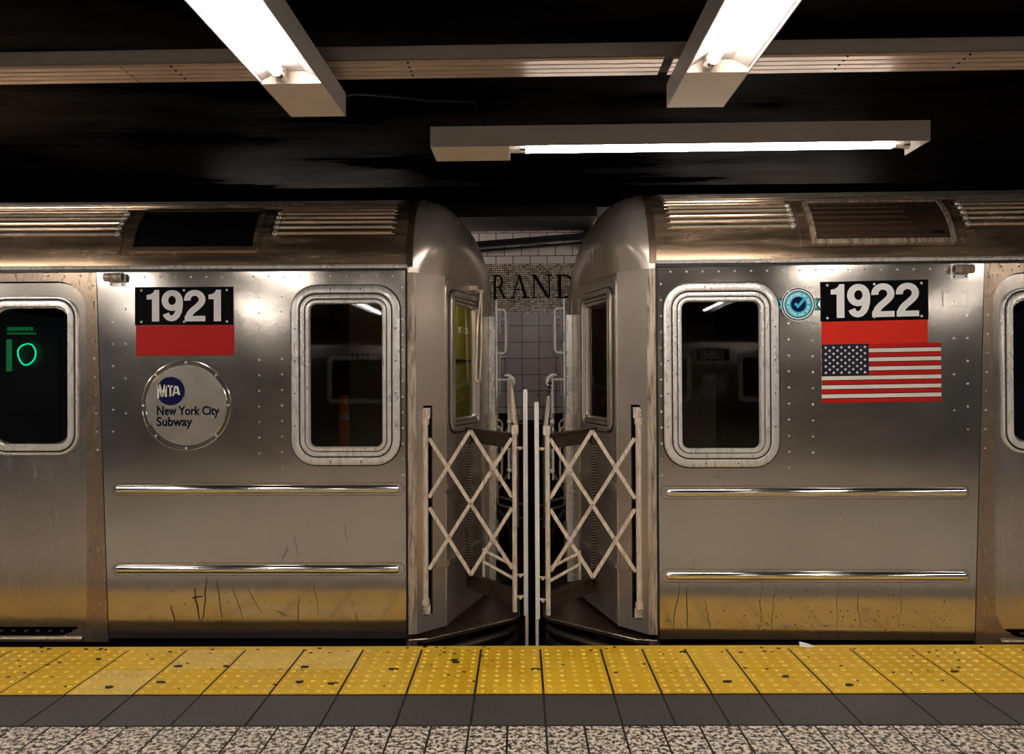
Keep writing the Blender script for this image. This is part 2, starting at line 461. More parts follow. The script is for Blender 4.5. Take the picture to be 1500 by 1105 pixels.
# ================================================================== the station
EDGE = 4.10                       # platform edge, distance from the camera
PLAT_ROT = 0.0028
def platform():
    X0, X1 = -7.0, 7.0
    joints = [.094 + k * -.300 for k in range(0, 25)] + [.40, .61, .826, 1.035] + [1.35 + .31 * k for k in range(0, 20)]
    joints = sorted(j for j in joints if X0 < j < X1)
    Y0, Y1, Y2, Y3 = 4.05, 3.775, 3.472, 3.164
    root_kw = dict(kind='structure')
    # concrete slab body with the terrazzo walking surface
    b = MB()
    b.box((X0, -5.0, -1.2), (X1, Y3, -.002), 1)
    g = .009
    ter = sorted([.094 + k * .152 for k in range(-48, 48)])
    ter = [t for t in ter if X0 < t < X1]
    rows = [Y3 - k * .305 for k in range(0, 24)]
    for a, c in zip(ter[:-1], ter[1:]):
        for r0, r1 in zip(rows[:8], rows[1:9]):
            b.box((a + g / 2, r1 + g / 2, -.012), (c - g / 2, r0 - g / 2, 0), 0)
    b.box((X0, -5.0, -.012), (X1, rows[8], 0), 0)
    o = b.build('floor', ['terrazzo', 'groove'], None, 0); tag(o, **root_kw); o.rotation_euler.z = PLAT_ROT
    # dark stone border
    b = MB()
    b.box((X0, Y3, -1.2), (X1, Y2, -.001), 1)
    for a, c in zip(joints[:-1], joints[1:]):
        b.box((a + .005, Y3 + .005, -.010), (c - .005, Y2 - .003, .001), 0)
    o = b.build('floor_border', ['slate', 'groove'], None, 0); tag(o, **root_kw); o.rotation_euler.z = PLAT_ROT
    # yellow tactile strip with raised domes
    b = MB()
    b.box((X0, Y2, -.35), (X1, Y0 - .002, .0035), 1); b.box((X0, Y0 - .002, -.35), (X1, EDGE, -.006), 1)
    b.box((X0, Y0, -.06), (X1, EDGE, .004), 0)
    rnd = random.Random(3)
    for a, c in zip(joints[:-1], joints[1:]):
        for r0, r1 in ((Y0, Y1), (Y1, Y2)):
            mi = 2 if ((-2.0 < a < -1.0 and r1 == Y1) or (-2.3 < a < -2.0 and r1 == Y2)) else 0
            b.box((a + .0055, r1 + .003, -.006), (c - .0055, r0 - .003, .006), mi)
            if -4.2 < a < 4.2:
                nx = max(3, round((c - a) / .060)); ny = 5
                for i in range(nx):
                    for j in range(ny):
                        b.dome((a + (c - a) * (i + .5) / nx, r1 + (r0 - r1) * (j + .5) / ny, .006), (0, 0, 1), .0125, .0055, 7, 3 if rnd.random() < .8 else mi, .62)
    o = b.build('floor_tactile_strip', ['tactile', 'groove', 'tactile_pale', 'dome'], None, 30); tag(o, **root_kw); o.rotation_euler.z = PLAT_ROT
    # litter
    def scrap(px, py, pts, h, label):
        m = MB(); n = len(pts)
        top = [(px + x, py + y, .012 + h * z) for x, y, z in pts]
        m.prism(top, (0, 0, -.004), 0)
        o = m.build('paper_scrap', 'paper', None, 0); tag(o, label, 'litter', 'white paper scraps on the platform edge')
    scrap(1.425, 4.07, [(-.025, -.012, .2), (.012, -.018, 0), (.05, -.012, .1), (.02, .006, .5), (-.02, .012, .9)], .02, 'small white paper scrap on the yellow edge below the 1922 car')
    scrap(2.555, 4.0, [(-.05, -.02, 0), (.0, -.035, .3), (.06, -.02, .1), (.07, .02, .8), (.0, .03, 1), (-.03, .01, .6)], .05, 'larger crumpled white paper scrap on the yellow strip below the right door')
    gum = [(-1.66, 3.80), (-1.65, 3.60), (-1.86, 3.54), (-1.43, 3.80), (-1.05, 3.79), (-1.02, 3.60), (-.87, 3.58), (-.34, 3.88), (-.335, 3.85), (.05, 3.755), (.80, 3.99), (1.44, 3.56), (.92, 3.6), (-.62, 3.76), (1.2, 3.66), (-2.1, 3.9), (2.0, 3.72)]
    b = MB(); rr = random.Random(5)
    for x, y in gum:
        n = 7; pts = [(x + rr.uniform(.008, .022) * cos(2 * pi * k / n) * 1.3, y + rr.uniform(.005, .012) * sin(2 * pi * k / n), .0125) for k in range(n)]
        b.prism(pts, (0, 0, -.006), 0)
    for k in range(120):
        x = rr.uniform(-3, 3); y = rr.choice([rr.uniform(3.5, 4.08), rr.uniform(3.98, 4.08)]); r = rr.uniform(.002, .006)
        b.prism([(x - r * 2, y - r * .6, .0095), (x + r, y - r, .0095), (x + 2 * r, y + r * .5, .0095), (x - r, y + r, .0095)], (0, 0, -.004), 0)
    tag(b.build('dirt_specks', 'dirt', None, 0), 'black gum and grit scattered over the yellow tactile strip', 'dirt', kind='stuff')
platform()

def track():
    b = MB(); b.box((-9, EDGE - .02, -1.35), (9, 8.0, -1.2), 0)
    tag(b.build('floor_track_bed', 'ballast', None, 0), kind='structure')
    for y, lab in ((4.86, 'near'), (6.28, 'far')):
        b = MB()
        b.prism([(-9, y - .06, -1.2), (-9, y + .06, -1.2), (-9, y + .06, -1.18), (-9, y + .012, -1.16), (-9, y + .012, -1.1), (-9, y + .035, -1.08), (-9, y + .035, -1.05), (-9, y - .035, -1.05), (-9, y - .035, -1.08), (-9, y - .012, -1.1), (-9, y - .012, -1.16), (-9, y - .06, -1.18)], (18, 0, 0), 0)
        tag(b.build('track_rail', 'dark_iron', None, 0), 'dark running rail under the cars on the %s side of the track' % ('platform' if lab == 'near' else 'tiled wall'), 'rail', 'running rails')
track()

WY = 7.72
def back_wall():
    b = MB()
    b.box((-9, WY, .98), (9, WY + .2, 2.02), 0)
    b.box((-9, WY, -1.3), (9, WY + .2, .98), 3)
    b.box((-9, WY - .002, 2.02), (9, WY + .2, 2.50), 1)
    b.box((-9, WY, 2.50), (9, WY + .2, 3.3), 2)
    tag(b.build('wall_back', ['wall_tile', 'mosaic', 'wall_tile_top', 'beam'], None, 0), kind='structure')
    # station name set in the mosaic
    b = MB(); H = .225; z0 = 2.165; sc = (1165 / WY) / 1.0
    for ch, x0, w in (('G', -.585, .23), ('R', -.283, .135), ('A', -.115, .19), ('N', .092, .205), ('D', .33, .19)):
        polys, adv = serif_letter(ch); xs = [x for q in polys for x, z in q]; lo, hi = min(xs), max(xs)
        add_polys(b, polys, lambda x, z: (x0 + (x - lo) / (hi - lo) * w, WY - .006, z0 + z * H), 0, -2e-5)
    tag(b.build('wall_station_name', 'plate_black', None, 0), kind='structure')
    # sloping cable tray and upright in front of the wall
    b = MB()
    b.bar((-2.2, WY - .07, 2.72 - .17), (.66, WY - .07, 2.755), .055, .05, (0, 1, 0)); b.bar((-2.2, WY - .07, 2.66 - .17), (.66, WY - .07, 2.69), .02, .05, (0, 1, 0))
    b.box((.60, WY - .1, 2.64), (.67, WY - .002, 3.24))
    tag(b.build('cable_tray', 'beam', None, 0), 'black cable tray sloping across the tiles above the mosaic', 'cable tray')
back_wall()

def ceilings():
    b = MB()
    b.box((-9, -8.4, 2.62), (9, 5.12, 2.80), 0)
    b.box((-9, 2.42, 2.585), (9, 2.74, 2.62), 0)         # shallow downstand across the platform
    b.box((-9, 5.12, 3.25), (9, 8.0, 3.4), 0)
    b.box((-9, 5.12, 2.80), (9, 5.2, 3.3), 0)
    tag(b.build('ceiling', 'ceiling', None, 0), kind='structure')
    b = MB(); b.box((-9, 6.95, 2.80), (.66, 7.60, 3.25), 0)
    b.box((.66, 7.05, 2.90), (9, 7.60, 3.25), 0)
    tag(b.build('ceiling_beam', 'beam', None, 0), kind='structure')
    b = MB(); b.box((-9, -8.6, -1.3), (9, -8.4, 3.4), 0)
    tag(b.build('wall_front', 'wall_tile', None, 0), kind='structure')
    b = MB(); b.box((-9, -8.4, -1.35), (9, -5.0, -1.2), 0)
    tag(b.build('floor_far_track', 'ballast', None, 0), kind='structure')
ceilings()

# ------------------------------------------------------------------ light fixtures and raceway
def fixture(name_label, loc, rotz, L=2.12, W=.205, both_sides=True, group=None, stained=False):
    """runs along local +x from the cover end (x=0); open underneath, front panel at y=0"""
    r = empty('light_fixture', loc, (0, 0, rotz)); tag(r, name_label, 'light fixture', group)
    H = .085; t = .004
    b = MB()
    b.box((0, 0, 0), (L, t, H)); b.box((0, t, H - t), (L, W - t, H)); b.box((0, t, 0), (t, W - t, H - t)); b.box((L - t, t, 0), (L, W - t, H - t))
    if both_sides: b.box((0, W - t, 0), (L, W, H))
    b.build('housing', 'fixture', r, 0)
    b = MB(); b.box((t, t, 0), (.33, W - t, .004)); b.box((.326, t, .004), (.33, W - t, H - t))
    b.build('end_cover', 'fixture_end', r, 0)
    if both_sides:
        b = MB(); b.prism([(.34, t + .003, .012), (.34, .055, .04), (.34, W - .055, .04), (.34, W - t - .003, .012), (.34, W - t - .003, .017), (.34, W - .055, .045), (.34, .055, .045), (.34, t + .003, .017)], (L - .36, 0, 0))
        b.build('reflector', 'fixture', r, 0)
    ty = W * .36 if both_sides else .045
    tz = .018 if both_sides else -.002
    b = MB(); b.rod((.40, ty, tz), (L - .16 if both_sides else L - .14, ty, tz), .019 if both_sides else .016, 10)
    b.build('tube', 'tube', r, 40)
    for x in (.33, L - .16 if both_sides else L - .14):
        b = MB(); b.rod((x + .045, ty, tz), (x + .07, ty, tz), .0195, 12, 1); b.rod((x, ty, tz), (x + .05, ty, tz), .015, 10, 0)
        b.bar((x + .02, ty, tz), (x + .02, ty, H - t), .03, .02, (1, 0, 0), 0); b.rod((x + .008, ty - .012, tz - .005), (x + .03, ty - .012, tz - .005), .010, 8, 0)
        b.build('lamp_holder', ['bar', 'chrome'], r, 30)
    return r
def fixtures():
    Z = 2.36
    # four fixtures across the platform: local +x points back towards the photographer
    for x, y, lab, rz in ((-.855, 2.95, 'white open fluorescent fixture over the platform above the 1921 car side', -.012),
                          (.530, 2.89, 'white open fluorescent fixture over the platform with smudged end cover beside the raceway end', .0)):
        fixture(lab, (x, y, Z), -pi / 2 + rz, 2.3, .205, True, None)
    for x in (-2.25, 2.45, 3.95, -3.8, -5.4, 5.5):
        fixture('white open fluorescent fixture over the platform outside the picture', (x, 2.95, Z), -pi / 2, 2.3, .205, True, 'further platform fixtures')
    for x in (-5.2, -3.7, -2.2, -.7, .8, 2.3, 3.8, 5.3):  # unseen row added behind the camera for more light on the steel
        fixture('white open fluorescent fixture added unseen behind the viewer to brighten the car sides', (x, -1.1, Z), -pi / 2, 2.3, .205, True, 'added fixtures behind the viewer')
    fixture('long grey fluorescent strip fixture hung parallel to the platform edge over the gap', (-.380, 3.33, 2.355), -.010, 2.075, .225, False, None)
    for x in (-2.99, .85):  # concealed pair added over the track to brighten the wall tiles
        fixture('fluorescent strip fixture added out of sight behind the cars to brighten the tiled wall', (x, 6.75, 2.70), 0, 2.14, .225, False, 'added wall-brightening fixtures')
    for x in (-4.75, 4.2):
        fixture('grey fluorescent strip fixture along the platform edge outside the picture', (x, 3.33, 2.355), 0, 2.14, .225, False, 'further edge fixtures')
fixtures()

def raceway():
    r = empty('cable_raceway', (0, 2.77, 2.487), (0, 0, -.010)); tag(r, 'bare aluminium cable raceway running along the ceiling above the fixtures', 'raceway')
    segs = [(-7, -1.42), (-1.415, .50), (.535, 7)]
    b = MB(); b.box((-7, 0, .012), (7, .003, .060)); b.box((-7, .148, .012), (7, .151, .060)); b.box((-7, 0, .057), (7, .151, .060)); b.box((-1.418, -.001, .012), (-1.412, .0, .06)); b.box((-1.49, -.001, .012), (-1.487, .0, .06))
    b.build('channel', 'fixture', r, 0)
    for a, c in segs:
        b = MB(); b.box((a, 0, .008), (c, .151, .0118))
        for y in (.012, .05, .088, .126):
            b.box((a, y, .004), (c, y + .03, .008))
        n = max(1, int((c - a) / .55))
        for k in range(n):
            for y in (.01, .047, .085, .123): b.dome((a + .18 + k * .42, y + .001, .006), (0, 0, -1), .005, .005, 6, 1)
        b.build('cover', ['raceway', 'dirt'], r, 0)
    b = MB(); b.tube([(-.72, 2.93, 2.42), (-.64, 3.1, 2.5), (-.54, 3.3, 2.56), (-.42, 3.42, 2.585), (-.2, 3.45, 2.585), (-.15, 3.44, 2.455)], .007, 6)
    tag(b.build('power_cable', 'rubber', None, 60), 'thin black cable looped along the ceiling between two light fixtures', 'cable')
raceway()

# ================================================================== subway cars
W = 2.62                  # car width
ZG = 1.995                # gutter height
ZT = 2.545                # roof crown
PROF = [(0.0, 1.995), (.012, 2.06), (.035, 2.135), (.075, 2.215), (.14, 2.295), (.24, 2.370), (.38, 2.428), (.58, 2.478), (.82, 2.516), (1.05, 2.538), (1.31, 2.545)]
def prof_pts(step=.012):
    """dense half profile as (y, z, arclength, ny, nz)"""
    out = []; s = 0
    # smooth by Catmull-Rom
    P = [(-.006, 1.93)] + PROF + [(1.57, 2.538)]
    for i in range(1, len(P) - 2):
        p0, p1, p2, p3 = P[i - 1], P[i], P[i + 1], P[i + 2]
        n = max(2, int(hypot(p2[0] - p1[0], p2[1] - p1[1]) / step))
        for k in range(n):
            t = k / n
            f = lambda a: .5 * (2 * p1[a] + (p2[a] - p0[a]) * t + (2 * p0[a] - 5 * p1[a] + 4 * p2[a] - p3[a]) * t * t + (3 * p1[a] - p0[a] - 3 * p2[a] + p3[a]) * t ** 3)
            out.append((f(0), f(1)))
    out.append(PROF[-1])
    res = []
    for i, p in enumerate(out):
        a = out[max(0, i - 1)]; b = out[min(len(out) - 1, i + 1)]
        dy, dz = b[0] - a[0], b[1] - a[1]; l = hypot(dy, dz)
        if i: s += hypot(p[0] - out[i - 1][0], p[1] - out[i - 1][1])
        res.append((p[0], p[1], s, -dz / l, dy / l))
    return res
HP = prof_pts()
def at_arc(s):
    for a, b in zip(HP[:-1], HP[1:]):
        if a[2] <= s <= b[2]:
            t = (s - a[2]) / max(1e-9, b[2] - a[2])
            return tuple(a[k] + (b[k] - a[k]) * t for k in range(5))
    return HP[-1]
def yr_at(z):
    for a, b in zip(HP[:-1], HP[1:]):
        if a[1] <= z <= b[1]:
            return a[0] + (b[0] - a[0]) * (z - a[1]) / max(1e-9, b[1] - a[1])
    return 0.0 if z < ZG else HP[-1][0]

# plan of the car end, from the side corner to the centre line (u outward negative)
P0, P1, P2, P3 = (-.045, .012), (-.19, .160), (-.36, .75), (-.40, .96)
DZ = 1.965                # where the end dome starts

def car(spec):
    s = spec['s']
    root = empty('subway_car', spec['loc'], spec['rot'])
    tag(root, spec['label'], 'subway car', 'subway cars')
    F = lambda p: (s * p[0], p[1], p[2])
    mb = lambda: MB(F)
    UB = 4.6
    dz = spec.get('dz', 0)
    zb = spec.get('zb', -.01)
    side = lambda y: (lambda u, z: (u, y, z))
    wu0, wz0, wu1, wz1 = spec['win']           # outer frame rectangle of the end window
    du0, du1 = 1.765, 3.035                    # door opening
    pt, pb = spec['post']                      # panel edge at top, at bottom

    # ---- side panels
    def rivets(b, pts):
        for u, z in pts: b.dome((u, -.0005, z), (0, -1, 0), .0062, .0055, 8, 2)
    b = mb()
    b.plate([[(.012, zb), (pb, zb), (pt, ZG - .012), (.012, ZG - .012)], list(reversed(rrect(wu0 + .03, wz0 + .03, wu1 - .03, wz1 - .03, .10)))], side(0), side(.02))
    rv = [(.08 + k * .085, ZG - .05) for k in range(int((pt - .1) / .085))]
    rv += [(wu1 + .055, .9 + k * .085) for k in range(12)] + [(wu1 + .18, .98 + k * .085) for k in range(11)] + [(.028, .86 + k * .085) for k in range(13)]
    rv += [(pt - .09, 1.1 + k * .12) for k in range(6)] + [(pt - .16, 1.2 + k * .19) for k in range(4)]
    rivets(b, rv)
    rs = random.Random(11 if s < 0 else 12)
    def mark(path, w):
        for q in stroke(path, w): b.poly([(u, -.0004, z) for u, z in q], 1)
    for (u0, z0, u1, z1, w) in spec['marks']:
        n = 6; pts = [(u0 + (u1 - u0) * t / n + rs.uniform(-.006, .006), z0 + (z1 - z0) * t / n) for t in range(n + 1)]
        mark(pts, [.6 * w * (.4 + .9 * sin(pi * (k + .5) / 7)) for k in range(n + 1)])
    for k in range(spec['specks']):
        u = rs.uniform(.3, 1.55); z = zb + .02 + .3 * rs.random() ** 1.7; r = rs.uniform(.0012, .0035)
        b.poly([(u + r * cos(2 * pi * j / 6), -.0004, z + r * 1.5 * sin(2 * pi * j / 6)) for j in range(6)], 1)
    for k in range(26):
        u = rs.uniform(.05, 1.6); z = rs.uniform(.4, 1.9); l = rs.uniform(.004, .02)
        mark([(u, z), (u + rs.uniform(-.004, .004), z + l)], .002)
    b.build('side_panel', ['steel', 'scuff', 'frame'], root, 30)
    # rub beads
    for z in spec['beads']:
        b = mb(); R = .022
        rings = []
        ue = pb + .02 - .035
        for t in range(0, 7):
            a = pi / 2 * t / 6; rings.append((.045 - R * cos(a) + R, R * sin(a) + .0005))
        us = rings + [(ue - .04 + R * (1 - cos(pi / 2 * (1 - t / 6))) * 0 + (ue - (ue - .04)) * 0 + R * sin(pi / 2 * t / 6) , R * cos(pi / 2 * t / 6) + .0005) for t in range(0, 7)]
        loops = []
        for u, r in us:
            loops.append([(u, -r * .8 * sin(pi * k / 10), z + r * cos(pi * k / 10)) for k in range(11)])
        b.loft(loops, 0, False)
        lp = rrect(.018, z - .036, ue - .005, z + .036, .034)
        b.plate([lp, list(reversed(rrect(.022, z - .032, ue - .009, z + .032, .030)))], side(-.0012), side(0), 1)
        b.build('rub_bead', ['chrome', 'steel_post'], root, 50)
    # post panel around the doors
    b = mb()
    b.plate([[(pb + .006, zb - .02), (3.13, zb - .02), (3.10, ZG - .012), (pt + .005, ZG - .012)], list(reversed(rrect(du0, zb + .012, du1, 1.925, .16, 7)))], side(.002), side(.03))
    rivets(b, [(pt + .028 + (pb - pt) * (1 - z / 2), z) for z in [1.9 - k * .1 for k in range(10)]] + [(pt + .09 + k * .09, 1.955) for k in range(14)])
    b.build('door_surround', ['steel_post', 'scuff', 'frame'], root, 30)
    b = mb(); b.plate([[(pb - .001, zb - .02), (pb + .0065, zb - .02), (pt + .0055, ZG - .012), (pt - .001, ZG - .012)]], side(.008), side(.012))
    b.build('panel_joint', 'rubber', root, 0)
    b = mb(); b.plate([[(.0, zb - .02), (.013, zb - .02), (.013, ZG - .012), (.0, ZG - .012)]], side(.008), side(.012))
    b.build('panel_joint', 'rubber', root, 0)
    # far part of the side, past the doors
    b = mb()
    b.plate([[(3.135, zb), (UB, zb), (UB, ZG - .012), (3.105, ZG - .012)], list(reversed(rrect(3.35, 1.0, 4.35, 1.78, .08)))], side(0), side(.02))
    b.build('side_panel', ['steel', 'scuff', 'frame'], root, 30)
    b = mb(); b.plate([rrect(3.33, .98, 4.37, 1.80, .1), list(reversed(rrect(3.40, 1.05, 4.30, 1.73, .06)))], side(-.012), side(.02))
    wf = b.build('saloon_window', 'frame', root, 30)
    b = mb(); b.plate([rrect(3.37, 1.02, 4.33, 1.76, .07)], side(.006), side(.010)); b.build('glass', 'glass', wf, 0)

    # ---- end window on the side
    def ring_window(name, x0, z0, x1, z1, r, mapf, mats=('frame', 'rubber', 'glass'), steps=None, total=.1, screws=True):
        k = total / .1
        b = mb()
        prof = steps or [(0, .0), (.001, -.016), (.006, -.020), (.036, -.020), (.041, -.014)]
        b.loft([[mapf(x, z, d) for x, z in inset(x0, z0, x1, z1, r, i * k)] for i, d in prof])
        b.loft([[mapf(x, z, d) for x, z in inset(x0, z0, x1, z1, r, i * k)] for i, d in [(.048, -.004), (.0485, -.014), (.054, -.017), (.068, -.017), (.072, -.009)]])
        b.loft([[mapf(x, z, d) for x, z in inset(x0, z0, x1, z1, r, i * k)] for i, d in [(.076, -.004), (.0765, -.011), (.080, -.013), (.094, -.012), (.098, -.004), (.100, .012)]])
        if screws:
            L = inset(x0, z0, x1, z1, r, .021 * k, 3)
            cx, cz = (x0 + x1) / 2, (z0 + z1) / 2
            for fx, fz in [(x0 + .021 * k, z0 + (z1 - z0) * t) for t in (.22, .40, .58, .76)] + [(x1 - .021 * k, z0 + (z1 - z0) * t) for t in (.22, .40, .58, .76)] + [(x0 + (x1 - x0) * t, zz) for t in (.36, .64) for zz in (z0 + .021 * k, z1 - .021 * k)]:
                p = mapf(fx, fz, -.020); q = mapf(fx, fz, -.021)
                b.dome(p, Vector(q) - Vector(p), .0045, .002, 6, 1)
        o = b.build(name, [mats[0], 'rubber'], root, 40)
        b = mb()
        b.loft([[mapf(x, z, d) for x, z in inset(x0, z0, x1, z1, r, i * k)] for i, d in [(.036, .004), (.040, -.006), (.05, -.003), (.070, -.003), (.074, -.002), (.080, -.002), (.10, .014)]])
        b.loft([[mapf(x, z, d) for x, z in inset(x0, z0, x1, z1, r, i)] for i, d in [(-.007, .0), (-.006, -.006), (.002, -.006)]])
        b.build('gasket', 'rubber', o, 40)
        b = mb()
        l = inset(x0, z0, x1, z1, r, .092 * k)
        b.plate([l], lambda x, z: mapf(x, z, .008), lambda x, z: mapf(x, z, .012))
        b.build('glass', mats[2], o, 0)
        return o
    ring_window('side_window', wu0, wz0, wu1, wz1, .135, lambda x, z, d: (x, d, z), total=.1)

    # ---- doors
    zd0, zd1 = zb + .02, 1.918
    for a, c, hs in ((du0 + .004, 2.395, 1), (2.405, du1 - .004, -1)):
        b = mb()
        lw = (a + .075, 1.015, c - .095, 1.80) if hs == 1 else (a + .095, 1.015, c - .075, 1.80)
        crn = (0, 0, 0, 1) if hs == 1 else (0, 0, 1, 0)
        outer = rrect(a, zd0 + .035, c, zd1, .155, 7, crn)
        b.plate([outer, list(reversed(rrect(lw[0] + .02, lw[1] + .02, lw[2] - .02, lw[3] - .02, .09)))], side(.022), side(.05))
        dr = b.build('door', 'steel_door', root, 30)
        b = mb()
        x0, z0, x1, z1 = lw[0] - .03, lw[1] - .045, lw[2] + .03, lw[3] + .045
        for pr in ([(0, .022), (.001, .010), (.006, .006), (.012, .006), (.016, .014)], [(.024, .016), (.026, .008), (.032, .005), (.056, .006), (.060, .02), (.060, .032)]):
            b.loft([[(x, d, z) for x, z in inset(x0, z0, x1, z1, .115, i)] for i, d in pr])
        b.build('window_frame', 'frame', dr, 40)
        b = mb(); b.loft([[(x, d, z) for x, z in inset(x0, z0, x1, z1, .115, i)] for i, d in [(.012, .024), (.016, .0165), (.026, .0165), (.030, .024)]]); b.build('gasket', 'rubber', dr, 40)
        b = mb(); b.plate([inset(x0, z0, x1, z1, .115, .052)], side(.026), side(.030)); b.build('glass', 'glass', dr, 0)
    # door threshold: dark slot, studs and lip
    b = mb()
    b.box((du0 + .0, .01, zb - .012), (du1, .3, zb + .022), 1)
    b.loft([[(u, .004 + .02 * (1 - cos(a)) - .02, zb - .006 + .018 * sin(a)) for a in [pi * k / 8 - pi / 2 for k in range(9)]] for u in (du0 + .02, du1 - .02)], 0, False)
    for k in range(18): b.box((du0 + .07 + k * .067, .012, zb + .030), (du0 + .085 + k * .067, .03, zb + .038), 0)
    b.build('door_threshold', ['steel_post', 'black'], root, 40)

    # ---- gutter and roof
    b = mb()
    b.prism([(.0, -.016, ZG - .008), (.0, -.020, ZG + .004), (.0, -.016, ZG + .012), (.0, .006, ZG + .014), (.0, .006, ZG - .008)], (UB, 0, 0), 0)
    b.prism([(.0, -.008, ZG - .022), (.0, -.008, ZG - .008), (.0, .008, ZG - .008), (.0, .008, ZG - .022)], (UB, 0, 0), 1)
    b.build('gutter', ['frame', 'rubber'], root, 30)
    # roof skin with corrugation; vent zone stays smooth
    A0, PITCH = .185, .042
    NR = 27
    v0, v1 = spec['vent']
    AV = .425
    arcs = []
    smax = HP[-1][2]
    q = 0.0
    while q < A0: arcs.append((q, 0)); q += .03
    for k in range(NR):
        for t, h in ((0, 0), (.30, 0), (.36, .7), (.44, 1), (.60, 1), (.68, .7), (.74, 0)):
            arcs.append((A0 + (k + t) * PITCH, h))
    arcs.append((smax, 0))
    zones = [(.055, .05 + .0, 0), (.12, .12, 1)]
    def section(u, fn):
        half = []
        for a, h in arcs:
            y, z, _, ny, nz = at_arc(a); hh = .010 * h * fn(a)
            half.append((u, y + ny * hh, z + nz * hh))
        return half + [(p[0], W - p[1], p[2]) for p in reversed(half[:-1])]
    full = lambda a: 1.0
    none = lambda a: 0.0
    vent = lambda a: 1.0 if a > AV else 0.0
    secs = [(0.005, none), (.075, none), (.095, full), (v0 - .115, full), (v0 - .10, vent), (v1 + .10, vent), (v1 + .115, full), (UB, full)]
    b = mb(); b.loft([section(u, fn) for u, fn in secs], 0, False)
    na_ = len(arcs); npt = 2 * na_ - 1
    for r in range(len(secs) - 1):
        if secs[r][1] is none: continue
        for k in range(npt - 1):
            i0 = k if k < na_ - 1 else npt - 2 - k
            if arcs[i0][1] >= .7 and arcs[i0 + 1][1] >= .7 and secs[r][1](arcs[i0][0]) > 0 and secs[r + 1][1](arcs[i0][0]) > 0:
                b.m[r * (npt - 1) + k] = 1
    roof = b.build('roof', ['roof', 'rib'], root, 25)
    # vent
    def roof_pt(u, a, off):
        y, z, _, ny, nz = at_arc(a); return (u, y + ny * off, z + nz * off)
    va0, va1 = .115, .40
    na = 10
    def vent_sheet(b, u0, u1, a0, a1, off, m):
        b.loft([[roof_pt(u, a0 + (a1 - a0) * k / na, off) for u in (u0, u1)] for k in range(na + 1)], m, False)
    b = mb()
    # raised outer tray
    vent_sheet(b, v0 - .075, v1 + .075, .075, va1 + .02, .004, 0)
    for (u0, u1, a0, a1) in ((v0 - .075, v1 + .075, .072, .078), (v0 - .078, v0 - .072, .075, va1 + .02), (v1 + .072, v1 + .078, .075, va1 + .02)):
        b.loft([[roof_pt(u0 if k in (0, 1) else u1, a0 + (a1 - a0) * j / na, (.0, .007, .007, .0)[k]) for k in range(4)] for j in range(na + 1)], 0, False)
    o = b.build('roof_vent', 'roof', root, 30)
    b = mb()
    for (u0, u1, a0, a1) in ((v0 - .015, v1 + .015, va0 - .025, va0), (v0 - .022, v0, va0 - .02, va1), (v1, v1 + .022, va0 - .02, va1), (v0, v1, va1, va1 + .018)):
        ring = []
        for j in range(na + 1):
            a = a0 + (a1 - a0) * j / na
            ring.append([roof_pt(u0, a, .002), roof_pt(u0, a, .018), roof_pt(u1, a, .018), roof_pt(u1, a, .002)])
        b.loft(ring, 0, True, True, True)
    b.build('vent_frame', 'roof' if spec['open_vent'] else 'rusty_strip', o, 30)
    b = mb()
    if spec['open_vent']:
        vent_sheet(b, v0, v1, va0, va1, .006, 1)
        for k in range(8): vent_sheet(b, v0, v1, va0 + .02 + k * .046, va0 + .028 + k * .046, .009, 0)
    else:
        vent_sheet(b, v0, v1, va0, va1, .006, 0)
        for k in range(9):
            a = va0 + .02 + k * .04
            ring = [[roof_pt(u, a, .006), roof_pt(u, a + .006, .013), roof_pt(u, a + .013, .013), roof_pt(u, a + .019, .006)] for u in (v0, v1 - .16 * (1 - .0 * k) - .012 * k)]
            b.loft(ring, 0, False)
        for k in range(7):
            u = v1 - .17 + k * .024
            p = [roof_pt(u, va1 - .03 - k * .02, .010), roof_pt(u + .016 , va1 - .03 - k * .02, .010), roof_pt(u + .10, va0 + .03, .010), roof_pt(u + .075, va0 + .03, .010)]
            if u + .1 < v1: b.poly(p, 1)
    b.build('vent_screen', ['black', 'black'] if spec['open_vent'] else ['grille', 'rubber'], o, 30)
    # capped ends of the corrugations next to the vent
    for k in range(5):
        a = A0 + (k + .52) * PITCH
        for u in (v0 - .108, v1 + .108):
            b = mb(); y, z, _, ny, nz = at_arc(a)
            b.dome((u, y + ny * .004, z + nz * .004), (0, ny, nz), .0165, .010, 8, 0, .7)
            b.build('rib_cap', 'frame', roof, 40)

    # ---- end cap
    def facet(Pa, Pb, du=0.0):
        L = hypot(Pb[0] - Pa[0], Pb[1] - Pa[1]); dx, dy = (Pb[0] - Pa[0]) / L, (Pb[1] - Pa[1]) / L
        nx, ny = -dy, dx                       # points away from the car? decided below
        if nx > 0: nx, ny = -nx, -ny
        # outward normal: away from the car body (negative u, negative y side)
        def f(t, z, d=0.0):                    # d<0 is outward
            return (Pa[0] + dx * t - nx * d, Pa[1] + dy * t - ny * d, z)
        return f, L
    f1, L1 = facet(P0, P1); f2, L2 = facet(P1, P2); f3, L3 = facet(P2, P3)
    zc = zb + .02
    b = mb()
    # corner strip next to the seam
    b.plate([[(.0, zc), (.045, zc), (.045, ZG), (.0, ZG)]], lambda t, z: (-.0 - t, .004 + .008 * t / .045, z), lambda t, z: (-.0 - t, .03, z), 1)
    # corner facet with the slot for the gate post
    s0, s1, sz0, sz1 = .048, .112, .08, 1.235
    b.plate([[(0, zc), (L1, zc), (L1, DZ), (0, DZ)], list(reversed([(s0, sz0), (s1, sz0), (s1, sz1), (s0, sz1)]))], lambda t, z: f1(t, z), lambda t, z: f1(t, z, .012))
